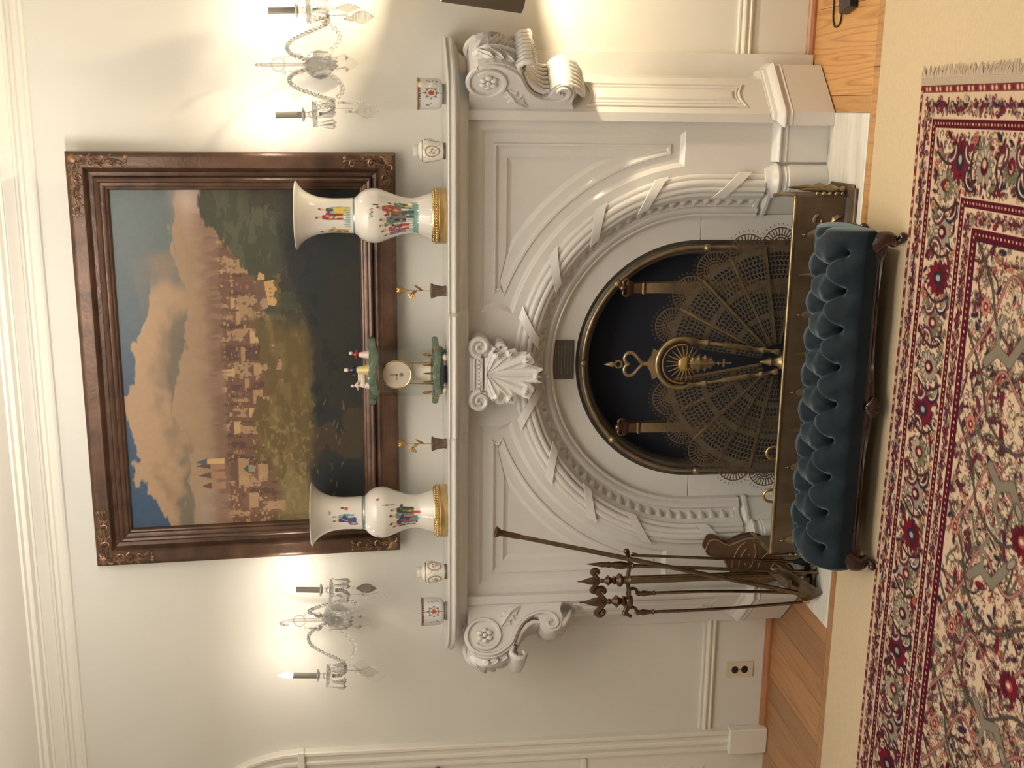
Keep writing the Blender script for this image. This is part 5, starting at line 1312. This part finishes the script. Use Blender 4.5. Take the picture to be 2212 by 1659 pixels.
# ================================================================ tufted footstool
BN = thing('tufted_footstool', 'long low footstool with buttoned blue velvet seat and carved dark wood frame', 'footstool', (.016, -.752, .0065))
HL, HY, ZB, HT = .548, .140, .088, .122
nu, nv = 260, 110
us = np.linspace(-1, 1, nu); vs = np.linspace(0, 1, nv)
def cush(u, v):
    th = PI*v
    cx_, sy_ = np.cos(th), np.sin(th)
    yy = np.sign(cx_)*np.abs(cx_)**.62*HY; zz = np.abs(sy_)**.62*HT
    k = np.clip(1-np.abs(u)**14, 0, 1)**(1/7)
    return u*HL, yy*(.80+.20*k), zz*k
U, V = np.meshgrid(us, vs, indexing='ij')
X, Y, Z = cush(U, V); P0 = np.stack([X, Y, Z], -1)
du = np.gradient(P0, axis=0); dv = np.gradient(P0, axis=1); Nn = np.cross(dv, du); Nn /= np.linalg.norm(Nn, axis=-1, keepdims=True)+1e-9
Nn[Nn[..., 2] < -.5] *= -1
# arc length over the section, 0 at the back bottom
ds = np.linalg.norm(np.diff(P0[nu//2], axis=0), axis=1); S = np.concatenate([[0], np.cumsum(ds)]); SL = S[-1]; Sg = np.broadcast_to(S[None], X.shape)
disp = np.full(X.shape, .014)
sx = .1195; rowsS = [.045, .140, .245, .350]
buttons = []
for r, s0 in enumerate(rowsS):
    off = 0 if r % 2 else sx/2
    for k in range(-6, 7):
        bx = k*sx+off
        if abs(bx) < HL-.035: buttons.append((bx, s0, r))
for bx, s0, r in buttons:
    d = np.sqrt((X-bx)**2+((Sg-s0)*1.0)**2); disp -= .030*np.exp(-(d/.013)**2)+.028*np.exp(-(d/.040)**2)
    for sg in (1, -1):
        if r+1 < len(rowsS):
            ex, es = bx+sg*sx/2, rowsS[r+1]
            L = math.hypot(ex-bx, es-s0); tx, ts = (ex-bx)/L, (es-s0)/L
            al = (X-bx)*tx+(Sg-s0)*ts; pe = -(X-bx)*ts+(Sg-s0)*tx
            m_ = (al > 0) & (al < L); disp -= np.where(m_, .015*np.exp(-(pe/.0080)**2), 0)
    if r in (0, len(rowsS)-1):
        sgn = 1 if r else -1; al = (Sg-s0)*sgn; disp -= np.where(al > 0, .006*np.exp(-((X-bx)/.006)**2)*np.exp(-al/.06), 0)
wr = vnoise(nu, nv, 34, 12, 21, 3)-.5; disp += .004*wr
edge = np.clip((1-np.abs(U))/.03, 0, 1)*np.clip(np.minimum(V, 1-V)/.05, 0, 1); disp *= edge
P1 = P0+Nn*disp[..., None]; P1[..., 2] = np.maximum(P1[..., 2], 0)+ZB
me = grid_mesh('cushion', P1, np.ones_like(P1)); me.materials.append(MAT['velvet']); cu = link('cushion', me, None, BN, True, 180, fix=False)
me2 = MB().sphere((0, 0, 0), .0055, 8, 6, (1, 1, .6)).mesh('button'); me2.materials.append(MAT['velvet']); me2.polygons.foreach_set('use_smooth', [True]*len(me2.polygons))
for bx, s0, r in buttons:
    i = int(np.argmin(np.abs(us*HL-bx))); j = int(np.argmin(np.abs(S-s0))); p = P1[i, j]; nn = Vector(Nn[i, j])
    inst('button', me2, cu, Matrix.Translation(Vector(p)+nn*.002) @ nn.to_track_quat('Z', 'Y').to_matrix().to_4x4())
# frame: serpentine rails with a carved shell in the middle, four short cabriole legs
def rail(sy):
    m = MB(); rows = []
    for i in range(61):
        t = -1+2*i/60; x = t*.512; dip = .016*math.cos(PI*t)**2*(1 if abs(t) < .5 else .35)+.010*(abs(t) > .9); zt = .094; zb_ = .062-dip*.9
        y0 = sy*(.130-.006*abs(math.sin(2*PI*t)))
        rows.append([(x, y0-sy*.022, zt), (x, y0, zt), (x, y0+sy*.004, zt-.006), (x, y0+sy*.001, (zt+zb_)/2+.008), (x, y0+sy*.005, (zt+zb_)/2), (x, y0+sy*.001, (zt+zb_)/2-.008), (x, y0+sy*.005, zb_+.005), (x, y0, zb_), (x, y0-sy*.022, zb_)])
    return m.grid(rows, closed_v=True)
rail(-1).build('front_rail', 'mahogany', BN, True, 50); rail(1).build('back_rail', 'mahogany', BN, True, 50)
for sx_ in (1, -1):
    m = MB().box((sx_*.515, 0, .076), (.024, .24, .036), bev=.006); m.build('end_rail', 'mahogany', BN, True, 40)
sh_ = MB()
for k in range(-3, 4):
    a = k*.42; sh_.tube([(0, -.136, .078), (.018*math.sin(a), -.146, .070-.014*math.cos(a)), (.034*math.sin(a), -.143, .066-.028*math.cos(a))], [.005, .008, .005], 6)
sh_.sphere((0, -.140, .074), .009, 8, 6); sh_.build('carved_shell', 'mahogany', BN, True, 60)
for sx_ in (1, -1):
    for sy in (1, -1):
        pts_ = bez([(sx_*.498, sy*.118, .094), (sx_*.520, sy*.130, .074), (sx_*.524, sy*.134, .050), (sx_*.512, sy*.126, .030), (sx_*.520, sy*.134, .014), (sx_*.530, sy*.142, .008)], 6)
        n = len(pts_); rad = [.020, .022, .021, .019, .016, .014, .018, .018]
        m = MB().tube(pts_, [np.interp(i/(n-1), [0, .2, .45, .7, .85, 1], [.027, .026, .020, .013, .014, .013]) for i in range(n)], 10)
        m.sphere((sx_*.531, sy*.143, .012), .013, 10, 8); leg = m.build('leg', 'mahogany', BN, True, 70)
        sc2 = MB().tube([(sx_*(.512-x_), sy*.140, z_) for x_, z_ in spiral((0, .078), .013, .003, 1.2, 0, 16, 1)], .004, 6); sc2.build('leg_scroll', 'mahogany', leg, True)

# ================================================================ Persian rug
X0, X1, Y1, Y0 = -1.75, .985, -.905, -2.75         # pile area; long edge faces the hearth
RZ = .0075
RES = .0031
rc = Canvas(X0, X1, Y0, Y1, RES, (188, 165, 140))
RED, DRED, PLUM, NAVY, GREY, GRN, CRM, TAN, DARK, PINK = (98, 18, 34), (70, 14, 28), (82, 34, 54), (34, 32, 50), (128, 120, 106), (96, 98, 76), (190, 167, 142), (176, 138, 104), (52, 34, 34), (186, 92, 76)
rgr = random.Random(5)
XX = rc.X[None, :]; YY = rc.Y[:, None]
D = np.minimum(np.minimum(XX-X0, X1-XX), np.minimum(YY-Y0, Y1-YY))
def band(d0, d1, col):
    m = ((D >= d0) & (D < d1)); rc.a[m] = lin(col)
# field first: vines, branches, blossoms
fx0, fx1, fy0, fy1 = X0+.40, X1-.40, Y0+.40, Y1-.40
def rosette(x, y, r, c1, c2, n=6, ph=0.0):
    rc.ell(x, y, r, r, c1, edge=DARK, ew=.14, petals=n, pd=.28, ph=ph); rc.ell(x, y, r*.42, r*.42, c2, edge=DARK, ew=.2); rc.ell(x, y, r*.16, r*.16, CRM)
def leafy(x, y, L, an, col):
    rc.ell(x+.5*L*math.cos(an), y+.5*L*math.sin(an), L*.55, L*.24, col, rot=an, edge=DARK, ew=.22)
def vine(pts_, wd, col, leafcol=None, step=.05):
    P_ = [(p.x, p.y) for p in bez([Vector((a_, b__, 0)) for a_, b__ in pts_], 12)]
    rc.line(P_, wd+.0026, DARK); rc.line(P_, wd, col)
    if leafcol:
        for i in range(6, len(P_), 9):
            for sg in (1, -1): leafy(P_[i][0], P_[i][1], step*.45, math.atan2(P_[i][1]-P_[i-1][1], P_[i][0]-P_[i-1][0])+sg*1.0, leafcol[i % len(leafcol)])
def palmette(x, y, r, an, cols):
    c, s_ = math.cos(an), math.sin(an)
    rc.ell(x, y, r, r*.80, cols[0], rot=an, edge=DARK, ew=.08, petals=11, pd=.22)
    for k in range(7):
        a_ = an-1.5+.5*k; rc.ell(x+r*.50*math.cos(a_), y+r*.50*math.sin(a_), r*.30, r*.12, cols[1], rot=a_, edge=DARK, ew=.25)
    rc.ell(x-.05*r*c, y-.05*r*s_, r*.40, r*.32, cols[2], rot=an, edge=DARK, ew=.14); rc.ell(x+.05*r*c, y, r*.18, r*.13, cols[3], rot=an)
def crescent(x, y, r, an, col, col2):
    pts_ = [(x+r*math.cos(an+t), y+r*math.sin(an+t)) for t in np.linspace(-1.3, 1.3, 14)]
    n = len(pts_)
    for i in range(n-1):
        w = r*.22*math.sin(PI*(i+.5)/(n-1))+.002; rc.line([pts_[i], pts_[i+1]], w+.0016, DARK)
    for i in range(n-1):
        w = r*.22*math.sin(PI*(i+.5)/(n-1))+.001; rc.line([pts_[i], pts_[i+1]], w, col)
    rc.line([(x+r*.9*math.cos(an+t), y+r*.9*math.sin(an+t)) for t in np.linspace(-1, 1, 10)], .0022, col2)
def curl(x, y, r, an, col, w=.0016, sg=1):
    rc.line([(x+r*(1-.75*i/9)*math.cos(an+sg*i*.55), y+r*(1-.75*i/9)*math.sin(an+sg*i*.55)) for i in range(10)], w, col)
# ground-filling sprigs
for i in range(1700):
    x, y = rgr.uniform(fx0, fx1), rgr.uniform(fy0, fy1); t = rgr.random()
    if t < .30: rosette(x, y, rgr.uniform(.010, .019), rgr.choice([TAN, PINK, CRM, GREY]), rgr.choice([RED, DRED, GRN]), rgr.choice([5, 6, 8]), rgr.random()*6)
    elif t < .62:
        an = rgr.uniform(0, 6.28); L = rgr.uniform(.05, .10); vine([(x, y), (x+.4*L*math.cos(an+.4), y+.4*L*math.sin(an+.4)), (x+L*math.cos(an), y+L*math.sin(an))], .0014, rgr.choice([DARK, GRN, PLUM]), [rgr.choice([RED, GREY, TAN, NAVY, GRN])], .030)
    elif t < .82:
        for k in range(5): rc.ring(x+.016*math.cos(k*1.26), y+.016*math.sin(k*1.26), .007, .007, .0013, (78, 82, 68))
        leafy(x, y, .03, rgr.uniform(0, 6), rgr.choice([RED, NAVY, PLUM]))
    else: leafy(x, y, rgr.uniform(.03, .05), rgr.uniform(0, 6.28), rgr.choice([RED, NAVY, DRED, GREY, PLUM]))
for i in range(3200):
    x, y = rgr.uniform(fx0, fx1), rgr.uniform(fy0, fy1); curl(x, y, rgr.uniform(.008, .018), rgr.uniform(0, 6.28), rgr.choice([DARK, (96, 88, 74), PLUM, (140, 72, 66), DRED, (78, 82, 68)]), .0016, rgr.choice([1, -1]))
for k in range(8):
    bx = fx0+(k+.5)*(fx1-fx0)/8
    vine([(bx-.20, Y1-.42), (bx-.08, Y1-.52), (bx+.05, Y1-.60), (bx-.02, Y1-.74), (bx+.10, Y1-.90), (bx+.02, Y1-1.1), (bx+.1, Y1-1.3)], .0036, (150, 100, 92), None)
    vine([(bx+.12, Y1-.41), (bx+.02, Y1-.50), (bx-.09, Y1-.56), (bx-.14, Y1-.70), (bx-.06, Y1-.86), (bx-.13, Y1-1.05)], .0028, (70, 66, 62), None)
for (x, y, dx) in ((.28, -1.42, 1), (.02, -1.50, -1), (-.30, -1.46, 1), (-.62, -1.56, -1), (-.95, -1.50, 1), (.50, -1.62, -1)):    # grey-green boughs
    rc.line([(x, y), (x+.04*dx, y-.05), (x+.02*dx, y-.11), (x+.09*dx, y-.17)], .016, DARK); rc.line([(x, y), (x+.04*dx, y-.05), (x+.02*dx, y-.11), (x+.09*dx, y-.17)], .0135, (112, 104, 90))
    rc.line([(x+.03*dx, y-.06), (x+.09*dx, y-.04), (x+.13*dx, y-.07)], .008, (112, 104, 90)); leafy(x+.09*dx, y-.17, .05, -.8*dx, GREY)
for (x, y, r) in ((-.12, -1.68, .055), (-.50, -1.70, .050), (.20, -1.72, .05), (-.85, -1.72, .055), (-.35, -1.95, .06), (.35, -2.1, .06), (-1.0, -2.1, .06)): palmette(x, y, r, PI/2, (RED, DRED, (150, 60, 60), CRM))
for (x, y) in ((.10, -1.38), (-.20, -1.36), (-.48, -1.40), (-.80, -1.37), (.42, -1.39), (-1.12, -1.38)): rosette(x, y, .030, (170, 110, 92), RED, 8)
# borders
band(0, .40, CRM); band(0, .024, (104, 46, 46)); band(.022, .026, CRM)
band(.092, .118, DRED); band(.118, .121, CRM); band(.297, .322, DRED); band(.294, .297, CRM); band(.372, .402, DRED); band(.402, .405, NAVY)
def edge_iter(d, step, phase=0.0):
    """points along the rectangle at inset d, with inward angle"""
    out = []
    for (xa, ya, xb, yb, an) in ((X0+d, Y1-d, X1-d, Y1-d, -PI/2), (X1-d, Y1-d, X1-d, Y0+d, PI), (X1-d, Y0+d, X0+d, Y0+d, PI/2), (X0+d, Y0+d, X0+d, Y1-d, 0)):
        L = math.hypot(xb-xa, yb-ya); n = max(1, int(L/step))
        for k in range(n): t = (k+phase)/n; out.append((xa+(xb-xa)*t, ya+(yb-ya)*t, an, k))
    return out
for (x, y, an, k) in edge_iter(.011, .020, .5):
    rc.ell(x, y, .007, .005, (190, 158, 128) if k % 3 else (86, 24, 32), rot=an+.6)
for d, st, w in ((.059, .105, .022), (.347, .085, .017)):
    pts_ = edge_iter(d, st/8)
    for (x, y, an, k) in pts_:
        nx_, ny_ = math.cos(an), math.sin(an); o_ = w*.75*math.sin(2*PI*k/8); rc.ell(x+nx_*o_, y+ny_*o_, .0050, .0050, (84, 32, 40))
    for (x, y, an, k) in edge_iter(d, .0042, .3):
        curl(x+rgr.uniform(-1, 1)*w*1.1, y+rgr.uniform(-1, 1)*w*1.1, rgr.uniform(.006, .010), rgr.uniform(0, 6.28), rgr.choice([PLUM, DRED, DRED, RED, GREY]), .0024, rgr.choice([1, -1]))
    for (x, y, an, k) in edge_iter(d, st/2, .5):
        nx_, ny_ = math.cos(an), math.sin(an); sg = 1 if k % 2 else -1
        if k % 2: rosette(x, y, w*.80, RED, (150, 130, 112), 6); rc.ell(x, y, w*.28, w*.28, DRED)
        else:
            rc.ell(x, y, w*.72, w*.42, GREY, rot=an, edge=DARK, ew=.2); rc.ell(x, y, w*.3, w*.22, RED, rot=an)
        for q in (-1, 1):
            leafy(x-ny_*st*.20*q, y+nx_*st*.20*q, w*1.05, an+q*1.9, rgr.choice([PLUM, DRED, NAVY])); leafy(x-ny_*st*.16*q, y+nx_*st*.16*q, w*.95, an+PI+q*1.0, rgr.choice([GREY, PLUM, TAN]))
for dd in (.132, .148, .164, .182, .200, .218, .236, .254, .270, .284):
    for (x, y, an, k) in edge_iter(dd, .024, rgr.random()):
        x += rgr.uniform(-.010, .010); y += rgr.uniform(-.008, .008); t = rgr.random()
        if t < .40: curl(x, y, rgr.uniform(.010, .017), rgr.uniform(0, 6.28), rgr.choice([DARK, PLUM, DRED, NAVY, (120, 60, 56)]), .0019, rgr.choice([1, -1]))
        elif t < .82: leafy(x, y, rgr.uniform(.018, .032), rgr.uniform(0, 6.28), rgr.choice([RED, PLUM, GREY, DRED, NAVY, TAN, GRN]))
        else: rosette(x, y, rgr.uniform(.008, .012), rgr.choice([RED, PINK, GREY]), DRED, 5)
for (x, y, an, k) in edge_iter(.2075, .125, .5):
    nx_, ny_ = math.cos(an), math.sin(an); tx_, ty_ = -ny_, nx_
    sg = 1 if k % 2 else -1
    if k % 3 == 0: palmette(x+nx_*.006*sg, y+ny_*.006*sg, .066, an+(0 if sg > 0 else PI), (RED, DRED, NAVY, (150, 140, 126)))
    elif k % 3 == 1: palmette(x, y, .062, an+PI, (GREY, (164, 150, 130), DRED, CRM))
    else: palmette(x, y, .058, an, ((150, 136, 118), GRN, RED, CRM))
    for q in (1, -1):
        crescent(x+tx_*.058*q+nx_*.034*sg, y+ty_*.058*q+ny_*.034*sg, .034, an+q*sg*.9, NAVY if k % 2 else PLUM, (196, 180, 160))
        leafy(x+tx_*.060*q-nx_*.050*sg, y+ty_*.060*q-ny_*.050*sg, .040, an+q*1.2, rgr.choice([RED, PLUM, GRN])); leafy(x+tx_*.055*q+nx_*.062*sg, y+ty_*.055*q+ny_*.062*sg, .034, an+PI-q*.9, rgr.choice([DRED, GREY, NAVY]))
        rosette(x+tx_*.058*q-nx_*.066*sg, y+ty_*.058*q-ny_*.066*sg, .016, rgr.choice([RED, PINK, TAN]), DRED, 6)
    for q in range(5): leafy(x+rgr.uniform(-.058, .058), y+rgr.uniform(-.058, .058) if abs(nx_) > .5 else y+rgr.choice([-.072, .072])+rgr.uniform(-.008, .008), rgr.uniform(.018, .030), rgr.uniform(0, 6), rgr.choice([DARK, PLUM, GRN, DRED, TAN]))
    vine([(x+tx_*.085+nx_*.07, y+ty_*.085+ny_*.07), (x+tx_*.06, y+ty_*.06), (x+tx_*.09-nx_*.07, y+ty_*.09-ny_*.07)], .0018, DARK, None)
band(.092, .118, DRED); band(.118, .121, CRM); band(.089, .092, CRM); band(.297, .322, DRED); band(.294, .297, CRM); band(.322, .325, CRM); band(.372, .402, DRED); band(.369, .372, CRM); band(.402, .405, NAVY)
for d, st in ((.105, .016), (.3095, .016), (.387, .018)):
    for (x, y, an, k) in edge_iter(d, st, .5):
        rc.ell(x, y, .0042, .0042, (196, 168, 140) if k % 2 else (176, 120, 104), petals=4, pd=.5)
rc.a *= (.82+.14*vnoise(rc.H, rc.W, 300, 420, 9, 2))[..., None]
xs = rc.X; ys = rc.Y; PX, PY = np.meshgrid(xs, ys)
bow = -.008*np.sin((PX+.4)*2.2)*np.clip((PY+1.6)/.7, 0, 1)
nzr = vnoise(rc.H, rc.W, 20, 30, 13, 3)
ed = np.clip(np.minimum(np.minimum(PX-X0, X1-PX), np.minimum(PY-Y0, Y1-PY))/.004, 0, 1)
Pz = RZ+.0045*ed+.0012*nzr
RUG = thing('persian_rug', 'red and cream floral Persian rug with fringed end on the beige carpet', 'rug', ((X0+X1)/2, (Y0+Y1)/2, RZ))
Pg = np.stack([PX-(X0+X1)/2, PY+bow-(Y0+Y1)/2, Pz-RZ], -1)
me = grid_mesh('rug_pile', Pg, rc.a); me.materials.append(MAT['rug_pile']); link('rug_pile', me, None, RUG, False, fix=False)
mat('selvage_wool', (.38, .30, .225), .95, bump=.4, bscale=800)
MB().box(((X1-X0)/2+.010, 0, .0025), (.022, Y1-Y0-.004, .005), bev=.0015).build('selvage', 'selvage_wool', RUG)
fr_ = MB(); n = 330
for i in range(n):
    y = (Y0-Y1)/2+.004+(Y1-Y0-.008)*i/(n-1); a = rgr.uniform(-.5, .5); L = rgr.uniform(.022, .038); x = (X1-X0)/2+.020
    fr_.tube([(x, y, .003), (x+L*.5, y+a*L*.4, .0045), (x+L, y+a*L+rgr.uniform(-.004, .004), .0015)], [.0022, .0019, .0010], 4, caps=False)
f = fr_.build('fringe', 'fringe', RUG); f['kind'] = 'stuff'
